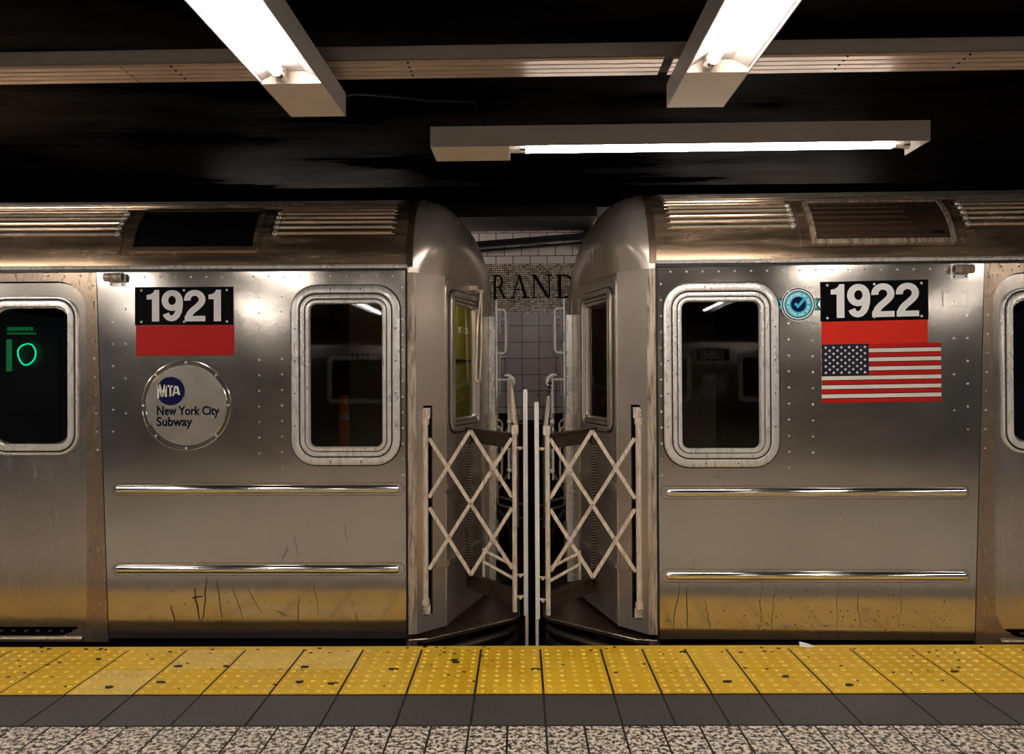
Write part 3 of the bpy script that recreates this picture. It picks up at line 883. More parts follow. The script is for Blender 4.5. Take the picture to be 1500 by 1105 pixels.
    b.plate([[(s0 - .01, sz0 - .01), (s1 + .01, sz0 - .01), (s1 + .01, sz1 + .01), (s0 - .01, sz1 + .01)]], lambda t, z: f1(t, z, .055), lambda t, z: f1(t, z, .06), 2)
    for q in ([(s0, sz0), (s0, sz1)], [(s1, sz0), (s1, sz1)], [(s0, sz1), (s1, sz1)], [(s0, sz0), (s1, sz0)]):
        b.poly([f1(*q[0], 0.0), f1(*q[1], 0.0), f1(*q[1], .056), f1(*q[0], .056)], 2)
    ew = (.055, 1.075, L2 - .055, 1.895)       # end window frame
    b.plate([[(0, zc), (L2, zc), (L2, DZ), (0, DZ)], list(reversed(rrect(ew[0] + .02, ew[1] + .02, ew[2] - .02, ew[3] - .02, .06)))], lambda t, z: f2(t, z), lambda t, z: f2(t, z, .015))
    b.plate([[(0, zc), (L3, zc), (L3, DZ), (0, DZ)]], lambda t, z: f3(t, z), lambda t, z: f3(t, z, .015))
    # far half mirrored (solid)
    mir = lambda p: (p[0], W - p[1], p[2])
    for f, L in ((f1, L1), (f2, L2), (f3, L3)):
        b.plate([[(0, zc), (L, zc), (L, DZ), (0, DZ)]], lambda t, z: mir(f(t, z)), lambda t, z: mir(f(t, z, .015)))
    # centre wall around the door
    b.plate([[(P3[1], zc), (W - P3[1], zc), (W - P3[1], DZ), (P3[1], DZ)]], lambda t, z: (P3[0], t, z), lambda t, z: (P3[0] + .02, t, z))
    # dome
    def plan(n=5):
        pts = []
        for a, c in zip((P0, P1, P2, P3), (P1, P2, P3, (P3[0], W / 2))):
            for k in range(n): pts.append((a[0] + (c[0] - a[0]) * k / n, a[1] + (c[1] - a[1]) * k / n))
        pts.append((P3[0], W / 2))
        return [(0.0, 0.0)] + pts
    PL = plan()
    rings = []
    NZ = 26
    for i in range(NZ + 1):
        t = i / NZ; z = DZ + (ZT - DZ) * sin(t * pi / 2)
        e = cos(t * pi / 2)
        y0 = yr_at(z) if i < NZ else W / 2 - .001
        w = min(1, max(0, (z - DZ) / .22)); w = w * w * (3 - 2 * w)
        row = []
        for u, y in PL:
            yy = y0 + y * (W / 2 - y0) / (W / 2)
            fr = max(0, 1 - ((y - W / 2) / (W / 2)) ** 2)
            ue = -.40 * fr ** .36
            row.append(((u * (1 - w) + ue * w) * e, yy, z))
        rings.append(row + [(p[0], W - p[1], p[2]) for p in reversed(row[:-1])])
    b.loft(rings, 0, False)
    # crease bead above and ledges around the corner
    for z in (.775, .345):
        b.prism([f1(.12, z - .016, 0), f1(.12, z + .016, 0), f1(L1, z + .016, 0), f1(L1, z - .016, 0)], tuple(Vector(f1(.1, 0, -.016)) - Vector(f1(.1, 0, 0))), 0)
        p = [f2(0, z - .016, 0), f2(0, z + .016, 0), f2(L2 - .02, z + .016, 0), f2(L2 - .02, z - .016, 0)]
        b.prism(p, tuple(Vector(f2(.1, 0, -.020)) - Vector(f2(.1, 0, 0))), 0)
    br = [f2(.0, zc, -.001)] + [f2(.0, 1.0, -.001), f2(.0, 1.86, -.001)] + [f2(.08 - .08 * cos(a), 1.88 + .08 * sin(a), -.002) for a in [pi / 2 * k / 6 for k in range(7)]] + [f2(L2 * t, 1.96, -.004) for t in (.4, .7, 1.0)]
    b.tube(br, .006, 6, 0)
    cap = b.build('end_cap', ['bonnet', 'rusty_strip', 'black'], root, 40)
    # dark seam band between roof and end cap
    b = mb(); ring = []
    half = [(y + ny * .008, z + nz * .008, y - ny * .01, z - nz * .01) for y, z, _, ny, nz in HP]
    fullp = half + [(W - h[0], h[1], W - h[2], h[3]) for h in reversed(half[:-1])]
    b.loft([[(-.030, h[2], h[3]), (-.028, h[0], h[1]), (.006, h[0], h[1]), (.010, h[2], h[3])] for h in fullp], 0, False)
    b.build('roof_seam', 'sill', cap, 40)
    # end window
    o = ring_window('cab_window', ew[0], ew[1], ew[2], ew[3], .075, lambda x, z, d: f2(x, z, d), mats=('bonnet', 'rubber', 'glass_clear'), total=.08, screws=False)
    b = mb()
    if spec['olive']:
        b.plate([[(ew[0] - .02, ew[1] - .1), (ew[2] + .6, ew[1] - .1), (ew[2] + .6, ew[3] + .02), (ew[0] - .02, ew[3] + .02)]], lambda t, z: f2(t, z, .20), lambda t, z: f2(t, z, .21), 0)
        b.plate([[(ew[0], 1.497), (ew[2] + .6, 1.497), (ew[2] + .6, 1.512), (ew[0], 1.512)]], lambda t, z: f2(t, z, .195), lambda t, z: f2(t, z, .201), 1)
        b.plate([rrect(.745, 1.690, .925, 1.728, .008)], lambda t, z: f2(t, z, .196), lambda t, z: f2(t, z, .201), 2)
        for zz in (1.720, 1.711, 1.702): b.plate([[(.775, zz - .004), (.895, zz - .004), (.895, zz), (.775, zz)]], lambda t, z: f2(t, z, .1955), lambda t, z: f2(t, z, .196), 1)
        b.build('cab_partition', ['olive', 'rubber', 'label'], root, 0)
        b = mb(); b.rod(f2(.12, 1.93, .09), f2(.46, 1.93, .09), .012, 8); b.build('cab_lamp', 'cab_tube', root, 40)
    else:
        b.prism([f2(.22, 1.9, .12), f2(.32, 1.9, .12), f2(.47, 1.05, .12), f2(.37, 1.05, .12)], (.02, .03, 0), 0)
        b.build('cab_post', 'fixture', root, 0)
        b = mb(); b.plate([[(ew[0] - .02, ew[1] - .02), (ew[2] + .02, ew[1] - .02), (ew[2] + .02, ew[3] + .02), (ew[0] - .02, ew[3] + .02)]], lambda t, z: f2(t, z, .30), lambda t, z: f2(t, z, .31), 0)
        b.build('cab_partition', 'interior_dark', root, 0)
    if spec['wiper']:
        b = mb()
        tw = L2 - .13
        b.rod(f2(tw - .09, 1.945, -.02), f2(tw + .06, 1.93, -.02), .010, 8); b.rod(f2(tw - .07, 1.94, .0), f2(tw - .07, 1.94, -.05), .016, 8); b.rod(f2(tw + .04, 1.93, .0), f2(tw + .04, 1.93, -.05), .013, 8)
        b.tube([f2(tw + .02, 1.93, -.045), f2(tw + .03, 1.6, -.04), f2(tw + .025, 1.38, -.03)], .006, 6)
        b.tube([f2(tw + .005, 1.93, -.045), f2(tw - .015, 1.7, -.03), f2(tw - .02, 1.37, -.02)], .005, 6)
        b.rod(f2(tw + .0, 1.37, -.025), f2(tw + .05, 1.37, -.025), .010, 6)
        b.build('wiper', 'gate', root, 40)
    # end door, frame posts, handles
    b = mb(); b.box((P3[0] - .004, 1.02, zc), (P3[0] + .01, W - 1.02, 1.9)); b.build('end_door', 'steel_post', root, 0)
    for y, sg in ((P3[1] + .0, 1), (W - P3[1], -1)):
        b = mb(); b.box((P3[0] - .045, min(y, y + .05 * sg), zb + .06), (P3[0], max(y, y + .05 * sg), 1.80)); b.build('door_post', 'frame', root, 0, .004)
        b = mb()
        x = P3[0] - .05; yy = y - .02 * sg
        for z0, z1 in ((1.72, 1.90), (1.26, 1.60)):
            b.box((x - .012, yy - .012, z0), (x, yy + .012, z1))
        b.tube([(x - .006, yy, 1.84), (x - .055, yy, 1.838), (x - .066, yy, 1.82), (x - .066, yy, 1.57), (x - .055, yy, 1.552), (x - .006, yy, 1.55)], .0085, 8)
        b.build('grab_handle', 'bar', root, 40, 0)
    # lower grab loops between the gates
    b = mb(); x = P3[0] - .02
    for y, z0, z1 in ((1.0, .70, 1.06), (1.12, .72, 1.10)):
        b.tube([(x, y, z1), (x - .05, y, z1), (x - .065, y, z1 - .02), (x - .065, y, z0 + .02), (x - .05, y, z0), (x, y, z0)], .007, 8)
    b.box((P3[0] - .05, .93, .45), (P3[0] - .02, .95, 1.15))
    b.build('door_rail', 'gate', root, 40)

    # ---- sliding lattice gates on both corners
    def gate(yf, far):
        mp = F if not far else (lambda p: (s * p[0], W - p[1], p[2]))
        mbg = lambda: MB(mp)
        A, B = -.088, -.580
        y = .055
        g = mbg()
        # corner post with its brackets
        g.rod((A, y, .17), (A, y, 1.13), .0165, 12); g.rod((A, y, 1.13), (A, y, 1.165), .022, 12); g.rod((A, y, .135), (A, y, .17), .022, 12)
        g.box((A - .026, y + .0, 1.165), (A + .024, y + .03, 1.222)); g.box((A - .024, y, .085), (A + .024, y + .03, .135))
        for z in (1.205, 1.182, .122, .098): g.rod((A - .0 + .006, y, z), (A + .006, y - .012, z), .008, 8)
        g.rod((A + .003, y - .02, 1.075), (A + .003, y - .012, 1.075), .008, 8)
        o = g.build('folding_gate', 'gate', root, 40)
        g = mbg(); g.rod((B, y, .10), (B, y, 1.09), .0135, 12); g.box((B - .022, y - .014, 1.075), (B + .016, y + .014, 1.125)); g.rod((B, y - .022, 1.085), (B, y - .012, 1.085), .007, 8)
        g.build('gate_post', 'gate', o, 40)
        uA, uB, um = -.108, -.566, -.337
        zt, zb_, z5 = 1.097, .303, .70
        L = [((uA, 1.055), (uB, .335), 0), ((uB, 1.055), (uA, .335), 1), ((um, zt), (uA, .73), 1), ((um, zt), (uB, .73), 0), ((uA, .672), (um, zb_), 0), ((uB, .672), (um, zb_), 1)]
        for (a, c, k) in L:
            g = mbg(); yy = y - .006 + (.012 if k == 0 else 0)
            g.bar((a[0], yy, a[1]), (c[0], yy, c[1]), .020, .004, (0, 1, 0))
            def cr(t): return (a[0] + (c[0] - a[0]) * t, a[1] + (c[1] - a[1]) * t)
            if k == 1:
                for uu in (um, (um + uA) / 2, (um + uB) / 2):
                    t = (uu - a[0]) / (c[0] - a[0])
                    if -.01 <= t <= 1.01:
                        q = cr(t); g.rod((q[0], yy - .006, q[1]), (q[0], yy - .002, q[1]), .006, 8, 1); g.rod((q[0], yy - .008, q[1]), (q[0], yy - .006, q[1]), .0035, 6, 0)
            g.build('lattice_bar', ['gate', 'dark_iron'], o, 40)
        # tall pale buffer bar facing the other car
        g = mbg(); ub = spec['buffer']
        yb = y + .02
        g.bar((ub, yb, spec['bufz']), (ub, yb, .075), .024, .018, (0, 1, 0)); g.bar((ub - .004, yb, .075), (ub - .004, yb, -.25), .017, .014, (0, 1, 0), 1)
        g.rod((ub, yb - .0, spec['bufz'] - .002), (ub, yb, spec['bufz'] + .008), .011, 8)
        for z in (1.0, .30, .18):
            g.rod((B, y, z), (ub, yb, z), .007, 6, 1); g.dome(((B + ub) / 2, y - .01, z), (0, -1, 0), .011, .012, 6, 1)
        g.build('buffer_bar', ['bar', 'gate'] if s < 0 else ['bar', 'gate'], o, 30)
        # swing arms, spring, rungs
        g = mbg()
        g.bar((-.30, .30, 1.055), (B + .02, .10, 1.035), .075, .03, (.4, -1, 0)); g.bar((-.30, .28, 1.10), (B + .02, .09, 1.075), .010, .045, (.4, -1, 0))
        g.bar((-.30, .30, .215), (B + .01, .12, .16), .085, .02, (.4, -1, 0)); g.bar((-.30, .29, .262), (B + .01, .10, .205), .010, .04, (.4, -1, 0))
        for k in range(6): g.dome((-.30 - .03 * (k % 3), .27 - .012 * (k % 3), .22 + .035 * (k // 3)), (-.3, -1, 0), .010, .012, 7, 0)
        g.rod((-.315, .26, .24), (-.315, .26, 1.05), .012, 8)
        g.build('swing_arm', 'dark_iron', o, 30)
        g = mbg()
        turns = 44
        g.tube([(-.315 + .019 * cos(2 * pi * k / 8), .26 + .019 * sin(2 * pi * k / 8), .30 + .70 * k / (turns * 8)) for k in range(turns * 8 + 1)], .0042, 5)
        g.build('coil_spring', 'spring', o, 60)
        g = mbg()
        g.rod((-.40, .24, .395), (B + .01, .14, .335), .010, 8); g.rod((-.40, .24, .330), (B + .01, .14, .262), .010, 8); g.rod((-.40, .24, .24), (-.40, .24, .41), .009, 8)
        g.build('gate_rung', 'gate', o, 40)
    gate(0, False)
    gate(0, True)
    # hooks, hanging rods, chain
    x = P3[0] - .06
    for y in (.93, W - .93):
        b = mb()
        b.rod((x, y, 1.375), (x - .06, y, 1.375), .008, 8)
        b.tube([(x - .045, y, 1.405), (x - .075, y, 1.405), (x - .10, y, 1.385), (x - .11, y, 1.35), (x - .10, y, 1.335)], [.006, .013, .014, .010, .006], 8)
        b.rod((x - .075, y, 1.39), (x - .073, y, .72), .0075, 8)
        b.dome((x - .078, y - .01, 1.10), (0, -1, 0), .018, .02, 8); b.dome((x - .078, y - .01, .78), (0, -1, 0), .018, .02, 8)
        b.build('chain_hook', 'bar', root, 40)
    b = mb()
    p0 = Vector((x - .09, .93, 1.37)); p1 = Vector((-.585, .09, 1.13))
    if s < 0:
        b.rod(p0, p1, .012, 8); b.rod(p0 + Vector((.012, .3, -.02)), p1 + Vector((.02, .3, 0)), .008, 6)
        b.build('safety_strap', 'gate', root, 40)
    else:
        pm = p0.lerp(p1, .42)
        b.rod(pm, p1, .011, 8, 0)
        n = 8
        for k in range(n):
            c0 = p0.lerp(pm, (k + .5) / n); d = (pm - p0).normalized(); a = d.cross(Vector((0, 1, 0))).normalized()
            e = a if k % 2 else d.cross(a).normalized()
            b.tube([c0 + d * .022 * cos(2 * pi * j / 10) + e * .011 * sin(2 * pi * j / 10) for j in range(10)], .0036, 5, 1, closed=True)
        for k in range(6):
            c0 = Vector((x - .075, .93, 1.14 - .030 * k)); e = Vector((1, 0, 0)) if k % 2 else Vector((0, 1, 0))
            b.tube([c0 + Vector((0, 0, 1)) * .02 * cos(2 * pi * j / 10) + e * .010 * sin(2 * pi * j / 10) for j in range(10)], .0034, 5, 1, closed=True)
        b.build('safety_chain', ['gate', 'dark_iron'], root, 40)
    # end sill platform and the curved buffer ribs under it
    b = mb()
    ol = [(.02, .03), (-.10, .035), (-.56, .40), (-.60, .46), (-.60, W - .46), (-.56, W - .40), (-.10, W - .035), (.02, W - .03)]
    b.prism([(u, y, zb - .035) for u, y in ol], (0, 0, .02), 0)
    for k, (dz_, out) in enumerate(((-.10, .0), (-.17, .02), (-.25, .03))):
        path = [(-.03, .05, zb + dz_), (-.14, .07, zb + dz_), (-.35, .24, zb + dz_), (-.52, .37 - out, zb + dz_ + .01), (-.57, .44, zb + dz_ + .02), (-.57, W - .44, zb + dz_ + .02)]
        b.tube(path, .022, 8, 1)
    b.plate([[(0, -.40), (2.0, -.40), (2.0, zb - .04), (0, zb - .04)]], lambda t, z: (-.30, .3 + t, z), lambda t, z: (-.25, .3 + t, z), 1)
    b.tube([(-.10, .033, zb - .016), (-.56, .398, zb - .016), (-.602, .46, zb - .016), (-.602, 1.0, zb - .016)], .005, 6, 2)
    b.tube([(.0, .012, zb - .014), (-.10, .033, zb - .014)], .006, 6, 2)
    b.box((-.045, .012, zb - .10), (.012, .06, zb - .015), 2)
    b.build('end_sill', ['sill', 'dark_iron', 'steel_post'], root, 30)
    b = mb(); b.box((-.64, W / 2 - .12, -.62), (.6, W / 2 + .12, -.36)); b.tube([(-.1, W / 2 - .35, -.25), (-.4, W / 2 - .3, -.45), (-.64, W / 2 - .28, -.5)], .03, 8); b.tube([(-.1, W / 2 + .4, -.25), (-.4, W / 2 + .36, -.5), (-.64, W / 2 + .3, -.55)], .03, 8)
    b.build('coupler', 'dark_iron', root, 30)
    for k, (y, d, r) in enumerate(((1.05, .16, .016), (1.18, .22, .013), (1.42, .18, .018))):
        b = mb(); b.tube([(P3[0] + .02, y, .52 - .05 * k), (P3[0] - .06, y, .50 - .05 * k), (P3[0] - .12, y, .42 - .06 * k), (P3[0] - .15, y + .04, .32 - d * .4), (P3[0] - .17, y + .1, .25 - d), (P3[0] - .15, y + .16, .12 - d), (P3[0], y + .2, .10 - d)], r, 8)
        b.box((P3[0] - .05, y - .03, .47 - .05 * k), (P3[0] + .01, y + .03, .57 - .05 * k)); b.build('jumper_cable', 'rubber', root, 50)
    # underframe
    b = mb(); b.box((.02, .035, -.12), (UB, W - .035, zb - .004)); b.box((.1, .30, -.75), (UB, W - .30, -.12)); b.build('underframe', 'black', root, 0)
    # interior lining, far side wall
    b = mb()
    b.box((.03, .10, .0), (UB, W - .06, .02), 1)
    b.plate([[(.03, .02), (UB, .02), (UB, 1.98), (.03, 1.98)]], side(W - .08), side(W - .06), 0)
    b.box((.03, .03, 1.99), (UB, W - .03, 2.0), 0)
    b.box((UB - .02, .03, 0), (UB, W - .03, 2.0), 0)
    b.box((.10, .70, .02), (.47, .73, 1.98), 0); b.box((.62, .16, .02), (.65, 1.45, 1.98), 2)
    b.box((1.0, W - .5, .40), (1.7, W - .1, .46), 2); b.box((3.15, W - .5, .40), (UB, W - .1, .46), 2)
    for u in (1.72, 3.08): b.rod((u, .45, .02), (u, .45, 1.98), .016, 8, 3)
    b.build('interior', ['interior', 'floor_dark', 'interior_dark', 'gate'], root, 30)
    # outer skin on the far side
    b = mb(); b.box((.012, W - .02, zb), (UB, W, ZG)); b.build('side_panel', 'steel', root, 0)

    # ---- number plate, badges
    def lay(d): return lambda x, z: (x, z, d)
    nu0, nu1, nz0, nz1 = spec['plate']; tl = spec['tilt']
    cx = (nu0 + nu1) / 2
    # text runs left to right on the picture: u grows to the left on the mirrored car
    def T(x, z, d=-.004): return (cx + s * x, d, z + tl * x)
    b = mb(); w2 = (nu1 - nu0) / 2
    b.plate([[(-w2, nz0), (w2, nz0), (w2, nz1), (-w2, nz1)]], lambda x, z: T(x, z, -.004), lambda x, z: T(x, z, 0))
    for x in (-w2 + .035, 0, w2 - .035):
        for z in (nz0 + .018, nz1 - .018): b.dome(T(x, z), (0, -1, 0), .007, .003, 8, 1)
    npl = b.build('number_plate', ['plate_black', 'bar'], root, 30)
    def number(txt, h, zc_, xc, d):
        b = mb(); x = 0; gl = []
        for ch in txt:
            pl, adv = digit(ch); gl.append((x, pl)); x += adv
        sc = spec['numw'] / x
        for i, (x0, pl) in enumerate(gl):
            add_polys(b, pl, lambda px, pz: T(xc + (x0 + px - x / 2) * sc, zc_ - h / 2 + pz * h, d - i * .00005), 0, -2e-5)
        return b
    number(spec['number'], spec['numh'], (nz0 + nz1) / 2 + .002, spec['numx'], -.0052).build('number', spec['digit_mat'], npl, 0)
    rz0, rz1 = spec['red']
    b = mb(); b.plate([[(-w2 + .004, rz0), (w2 + spec['redx'], rz0), (w2 + spec['redx'], rz1), (-w2 + .004, rz1)]], lambda x, z: T(x, z, -.002), lambda x, z: T(x, z, 0)); b.build('red_band', spec['red_mat'], root, 0)
    # marker lamp bracket
    mu, mz = spec['marker']
    b = mb()
    b.box((mu - .042, -.006, mz - .048), (mu + .042, 0, mz + .048), 0)
    b.rod((mu - .042, -.028, mz), (mu + .055, -.028, mz), .024, 14, 1); b.rod((mu - .0425, -.028, mz), (mu - .043, -.028, mz), .019, 14, 2)
    b.box((mu - .03, -.028, mz - .02), (mu + .042, 0, mz + .02), 1)
    for x in (-.03, .03):
        for z in (-.036, .036): b.dome((mu + x, -.006, mz + z), (0, -1, 0), .006, .003, 6, 2)
    b.build('marker_bracket', ['frame', 'rusty_strip', 'rubber'], root, 40)
    return root, F, T

# ---- the two cars in the photograph
LEFT = dict(marks=[(1.17, .245, 1.14, .06, .012), (1.10, .30, 1.13, .05, .010), (1.12, .20, 1.19, .19, .012), (1.05, .29, 1.02, .05, .006), (.96, .25, .90, .07, .004), (.88, .26, .80, .10, .004), (.60, .20, .60, .03, .006), (.72, .12, .66, .09, .006), (.52, .30, .49, .10, .004), (.66, .47, .69, .40, .006), (.63, .55, .60, .42, .004), (.30, .12, .26, .04, .004), (.96, 1.34, .92, 1.10, .0025), (1.30, .15, 1.28, .05, .010), (.35, .6, .33, .5, .003)], specks=30, s=-1, loc=(-.628, 4.325, 0), rot=(0, .0025, 0), label='stainless steel subway car numbered 1921 with round transit logo, left of the gap',
            vent=(.85, 1.51), win=(.040, .915, .632, 1.893), post=(1.705, 1.640), beads=(.783, .347), zb=-.030, open_vent=True, olive=True, wiper=True,
            buffer=-.641, bufz=1.315, plate=(.952, 1.492, 1.682, 1.890), tilt=0, numw=.43, numh=.172, numx=-.0, number='1921', digit_mat='digit_grey',
            red=(1.515, 1.681), redx=.004, red_mat='red', marker=(1.590, 1.942))
RIGHT = dict(marks=[(.12, .30, .08, .02, .006), (.15, .26, .16, .04, .008), (.25, .20, .28, .05, .005), (.55, .32, .54, .02, .004), (.62, .28, .60, .02, .004), (.95, .30, .94, .02, .003), (1.05, .25, 1.06, .06, .004), (1.28, .30, 1.27, .06, .003), (.20, .42, .17, .3, .003)], specks=170, s=1, loc=(.712, 4.245, 0), rot=(0, .0, -.020), label='stainless steel subway car numbered 1922 with flag decal, right of the gap',
             vent=(.855, 1.56), win=(.040, .905, .645, 1.882), post=(1.720, 1.655), beads=(.770, .328), zb=-.010, open_vent=False, olive=False, wiper=False,
             buffer=-.637, bufz=1.245, plate=(.868, 1.428, 1.676, 1.886), tilt=.014, numw=.475, numh=.178, numx=-.0, number='1922', digit_mat='white',
             red=(1.545, 1.675), redx=-.004, red_mat='red_bright', marker=(1.592, 1.940))
car_left, FL, TL = car(LEFT)
car_right, FR, TR = car(RIGHT)

def round_logo():
    cu, cz, R = 1.212, 1.243, .248
    mb = lambda: MB(FL)
    Q = lambda d: (lambda x, z: (cu - x, d, cz + z))       # x to the right in the picture
    b = mb()
    b.plate([circ(0, 0, R - .028, 56)], Q(-.0030), Q(0), 0)
    prof = [(R, 0), (R - .001, -.005), (R - .005, -.006), (R - .008, -.003), (R - .022, -.003), (R - .025, -.006), (R - .028, -.003)]
    b.loft([[Q(d)(r * cos(2 * pi * k / 64), r * sin(2 * pi * k / 64)) for k in range(64)] for r, d in prof], 1)
    for k in range(8):
        a = pi / 4 * k + .0
        b.dome(Q(-.008)((R - .014) * cos(a), (R - .014) * sin(a)), (0, -1, 0), .006, .003, 7, 2)
    o = b.build('round_logo', ['disc', 'steel', 'bar'], car_left, 40)
    b = mb()
    bx, bz, br = -.085, .078, .078
    # blue disc, cut on its left side
    pts = [(bx + br * cos(a), bz + br * sin(a)) for a in [radians(-152 + 304 * k / 40) for k in range(41)]]
    pts = [(bx - .069, bz - .036)] + pts[1:-1] + [(bx - .069, bz + .046)]
    b.plate([pts], Q(-.0040), Q(-.003), 0)
    # letters in perspective: big M at the left, small A at the right
    def LP(polys):
        for q in polys:
            out = []
            for x, z in q:
                k = 1.0 - .42 * (x / 1.0)
                out.append(Q(-.0046)(bx - .073 + x * .116, bz + .002 + (z - .5) * .082 * k + .0))
            b.poly(out, 1)
    R4 = lambda a, c, d, e: [(a, c), (d, c), (d, e), (a, e)]
    LP([R4(.0, 0, .09, 1), R4(.36, 0, .46, 1), [(.0, 1), (.13, 1), (.27, .25), (.19, .0)], [(.46, 1), (.33, 1), (.19, .25), (.27, .0)]])
    LP([R4(.50, .82, .74, 1), R4(.575, 0, .665, 1)])
    LP([[(.70, 0), (.79, 0), (.90, 1), (.82, 1)], [(.98, 1), (.88, 1), (.99, 0), (1.09, 0)], R4(.78, .2, 1.0, .36)])
    b.build('transit_emblem', ['navy', 'cream'], o, 0)
    b = mb()
    for txt, x0, z0, wd in (('New York City', -.163, -.052, .345), ('Subway', -.163, -.112, .197)):
        pl, w = text_polys(txt, .068, .0016)
        add_polys(b, pl, lambda x, z: Q(-.0042)(x0 + x * wd / w, z0 + z))
    b.build('lettering', 'label_ink', o, 0)
round_logo()

def flag():
    mb = lambda: MB(FR)
    u0, u1, z0, z1 = .872, 1.492, 1.245, 1.555
    tl = .012
    H = z1 - z0; Wd = u1 - u0
    Q = lambda d: (lambda x, z: (u0 + x, d, z0 + z + tl * (x - Wd / 2)))
    b = mb(); st = H / 13
    for k in range(13):
        b.plate([[(0, k * st), (Wd, k * st), (Wd, (k + 1) * st), (0, (k + 1) * st)]], Q(-.0032), Q(0), 0 if k % 2 == 0 else 1)
        if k: b.plate([[(0, k * st - .0018), (Wd, k * st - .0018), (Wd, k * st + .0018), (0, k * st + .0018)]], Q(-.0034), Q(-.003), 4)
    cw = Wd * .395
    b.plate([[(0, 6 * st), (cw, 6 * st), (cw, H), (0, H)]], Q(-.0036), Q(-.003), 2)
    for r in range(9):
        n = 6 if r % 2 == 0 else 5
        for c in range(n):
            cx = cw * ((c + .5) / 6 if n == 6 else (c + 1) / 6); cz = 6 * st + 7 * st * (r + 1) / 10
            R = .0088
            pts = [(cx + (R if k % 2 == 0 else R * .42) * sin(pi * k / 5), cz + (R if k % 2 == 0 else R * .42) * cos(pi * k / 5)) for k in range(10)]
            b.poly([Q(-.0041)(cx, cz)] and [Q(-.0041)(*p) for p in pts], 3)
    b.build('flag_decal', ['red', 'cream', 'flag_blue', 'white', 'plate_black'], car_right, 0)
flag()

def badge():
    mb = lambda: MB(FR)
    cu, cz = .752, 1.765
    Q = lambda d: (lambda x, z: (cu + x, d, cz + z))
    b = mb()
    # ribbon tails
    for sg in (-1, 1):
        q = lambda pts, d, m: b.plate([[(sg * x, z) for x, z in pts]], Q(-d), Q(0), m)
        q([(.05, -.031), (.118, -.031), (.100, 0), (.118, .031), (.05, .031)], .0020, 0)
        q([(.06, -.018), (.103, -.018), (.093, 0), (.103, .018), (.06, .018)], .0024, 1)
        q([(.06, .021), (.103, .021), (.107, .026), (.06, .026)], .0024, 1)
        q([(.06, -.026), (.107, -.026), (.103, -.021), (.06, -.021)], .0024, 1)
    for r, d, m in ((.089, .0026, 2), (.086, .003, 0), (.080, .0034, 2), (.073, .0038, 0), (.069, .0042, 1), (.040, .0046, 3)):
        b.plate([circ(0, 0, r, 48)], Q(-d), Q(-.001), m)
    b.plate([[(-.023, .001), (-.014, .010), (-.003, -.001), (.026, .033), (.036, .024), (-.003, -.021)]], Q(-.0052), Q(-.004), 1)
    o = b.build('round_badge', ['plate_black', 'cyan', 'white', 'navy'], car_right, 0)
    b = mb()
    def ring(txt, a0, a1, top):
        n = len(txt)
        for i, ch in enumerate(txt):
            if ch == ' ': continue
            a = radians(a0 + (a1 - a0) * i / (n - 1)); pl, w = text_polys(ch, .018, .0004)
            R = .0475 if top else .0610
            for q in pl:
                out = []
                for x, z in q:
                    x -= w / 2
                    rr = R + z if top else R - z
                    aa = a - x / .055 if top else a + x / .055
                    out.append(Q(-.0052)(rr * cos(aa), rr * sin(aa)))
                b.poly(out, 0)
    ring('MAINTAINED BY OUR', 172, 8, True)
    ring('LIVONIA AVE SHOP', 194, 346, False)
    b.build('lettering', 'white', o, 0)
    # small riveted cover plate beside the marker
    b = mb()
    b.plate([rrect(1.508, 1.752, 1.628, 1.83, .004)], lambda x, z: (x, -.005, z), lambda x, z: (x, 0, z))
    b.box((1.504, -.007, 1.750), (1.508, 0, 1.836)); b.box((1.628, -.007, 1.750), (1.632, 0, 1.836)); b.box((1.504, -.007, 1.748), (1.632, 0, 1.753))
    for u in (1.53, 1.57, 1.61): b.dome((u, -.005, 1.822), (0, -1, 0), .004, .003, 6, 0)
    b.build('cover_plate', 'steel', car_right, 30)
badge()

def left_car_inside():
    # number on the partition seen through the end window
    mb = lambda: MB(FL)
    b = mb(); x = 0; g = []
    for ch in '1921':
        pl, adv = digit(ch); g.append((x, pl)); x += adv
    for x0, pl in g:
        add_polys(b, pl, lambda px, pz: (.405 - (x0 + px - x / 2) * .058, .694, 1.50 + pz * .048), 0, -2e-5)
    b.build('inside_number', 'plate_black', car_left, 0)
left_car_inside()

def cone():
    r = empty('traffic_cone', (-.628 - .435, 4.325 + .40, .022)); tag(r, 'orange traffic cone with grey band standing inside the 1921 car behind its end window', 'traffic cone')
    H = 1.27; R0, R1 = .075, .026
    rad = lambda z: R0 + (R1 - R0) * z / H
    b = MB(); zs = [.03, .4, .8, .98, 1.10, 1.22, H]
    def rings(z0, z1, off=0): return [[(rad(z) * cos(2 * pi * k / 20) + off * cos(2 * pi * k / 20), rad(z) * sin(2 * pi * k / 20) + off * sin(2 * pi * k / 20), z) for k in range(20)] for z in (z0, z1)]
    b.loft(rings(.03, H), 0, True, True, True)
    b.build('cone_body', 'orange', r, 40)
    b = MB(); b.loft(rings(1.12, 1.16, .002), 0, True, False, False); b.build('reflective_band', 'reflective', r, 40)
    b = MB(); b.prism([(x, z, 0) for x, z in rrect(-.15, -.15, .15, .15, .03)], (0, 0, .03)); b.build('cone_base', 'rubber', r, 30)
cone()

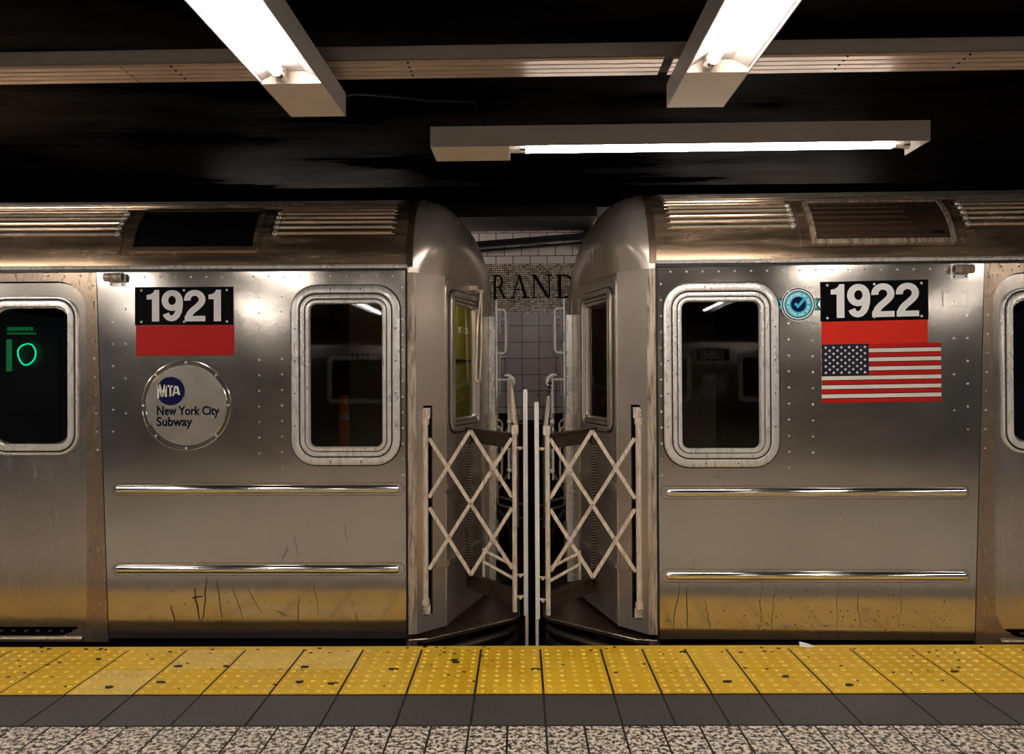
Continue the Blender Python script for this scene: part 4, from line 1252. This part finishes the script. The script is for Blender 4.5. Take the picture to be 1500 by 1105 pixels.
def green_signs():
    # hand-drawn ring of green light and a dim indicator seen through the left door window
    mb = lambda: MB(lambda p: (-p[0], p[1], p[2]))
    y = .60
    b = mb()
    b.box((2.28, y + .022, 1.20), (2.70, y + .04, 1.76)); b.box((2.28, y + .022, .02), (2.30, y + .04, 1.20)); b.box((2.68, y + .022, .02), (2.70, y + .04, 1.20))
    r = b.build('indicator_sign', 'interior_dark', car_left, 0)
    b = mb()
    b.tube([(2.468 + .056 * cos(2 * pi * k / 24) + .004 * sin(4 * pi * k / 24), y, 1.545 + .066 * sin(2 * pi * k / 24) + .003 * cos(6 * pi * k / 24)) for k in range(24)], .0045, 6, closed=True)
    b.build('ring_light', 'green', r, 60)
    b = mb()
    for k in range(6): b.box((2.44 + k * .028, y + .01, 1.695), (2.458 + k * .028, y + .02, 1.717), 0)
    b.box((2.42, y + .012, 1.672), (2.60, y + .02, 1.682), 0); b.box((2.575, y + .012, 1.44), (2.605, y + .02, 1.64), 0)
    b.build('indicator_lights', 'green_dim', r, 0)
green_signs()

# ---- car on the opposite track behind the viewer, seen in reflections
def opposite_car():
    r = empty('subway_car', (0, -5.3, 0)); tag(r, 'stainless steel subway car numbered 1956 on the track behind the viewer, mirrored in the windows', 'subway car', 'subway cars')
    X0, X1 = -7, 7
    dset = [(-5.2, -3.95), (.2, 1.45), (5.0, 6.25)]
    wins = [(-3.4, -2.3), (-1.6, -.5), (1.95, 2.5), (3.35, 4.5)]
    b = MB()
    b.plate([[(X0, -.02), (X1, -.02), (X1, 2.0), (X0, 2.0)]] + [list(reversed(rrect(a, 1.0, c, 1.78, .08))) for a, c in wins] + [list(reversed(rrect(a, .0, c, 1.92, .1))) for a, c in dset], lambda x, z: (x, 0, z), lambda x, z: (x, -.03, z))
    b.build('side_panel', 'steel', r, 0)
    for a, c in wins:
        b = MB(); b.plate([rrect(a - .03, .97, c + .03, 1.81, .1), list(reversed(rrect(a + .05, 1.05, c - .05, 1.73, .06)))], lambda x, z: (x, .012, z), lambda x, z: (x, 0, z)); o = b.build('saloon_window', 'frame', r, 0)
        b = MB(); b.box((a, -.02, 1.0), (c, -.015, 1.78)); b.build('glass', 'glass', o, 0)
    for a, c in dset:
        m = (a + c) / 2
        for q0, q1 in ((a, m - .005), (m + .005, c)):
            b = MB(); b.plate([[(q0, 0), (q1, 0), (q1, 1.92), (q0, 1.92)], list(reversed(rrect(q0 + .1, 1.02, q1 - .1, 1.78, .08)))], lambda x, z: (x, -.03, z), lambda x, z: (x, -.06, z)); o = b.build('door', 'steel_door', r, 0)
            b = MB(); b.box((q0 + .08, -.05, 1.0), (q1 - .08, -.045, 1.8)); b.build('glass', 'glass', o, 0)
    b = MB(); half = [(-h[0], h[1]) for h in HP]
    b.loft([[(X0, y, z), (X1, y, z)] for y, z in half], 0, False); b.build('roof', 'roof', r, 30)
    b = MB(); b.box((X0, -1.6, 0), (X1, -1.58, 2.4)); b.box((X0, -1.6, -.02), (X1, -.06, 0)); b.build('interior', 'interior_dark', r, 0)
    b = MB(); b.box((2.62, .0, 1.68), (3.18, .004, 1.89)); o = b.build('number_plate', 'plate_black', r, 0)
    b = MB(); x = 0; g = []
    for ch in '1956':
        pl, adv = digit(ch); g.append((x, pl)); x += adv
    for x0, pl in g: add_polys(b, pl, lambda px, pz: (2.9 - (x0 + px - x / 2) * .19, .0055, 1.70 + pz * .17), 0, 2e-5)
    b.build('number', 'white', o, 0)
    b = MB(); b.plate([circ(2.9, 1.25, .24)], lambda x, z: (x, .005, z), lambda x, z: (x, 0, z)); b.build('round_logo', 'disc', r, 0)
opposite_car()
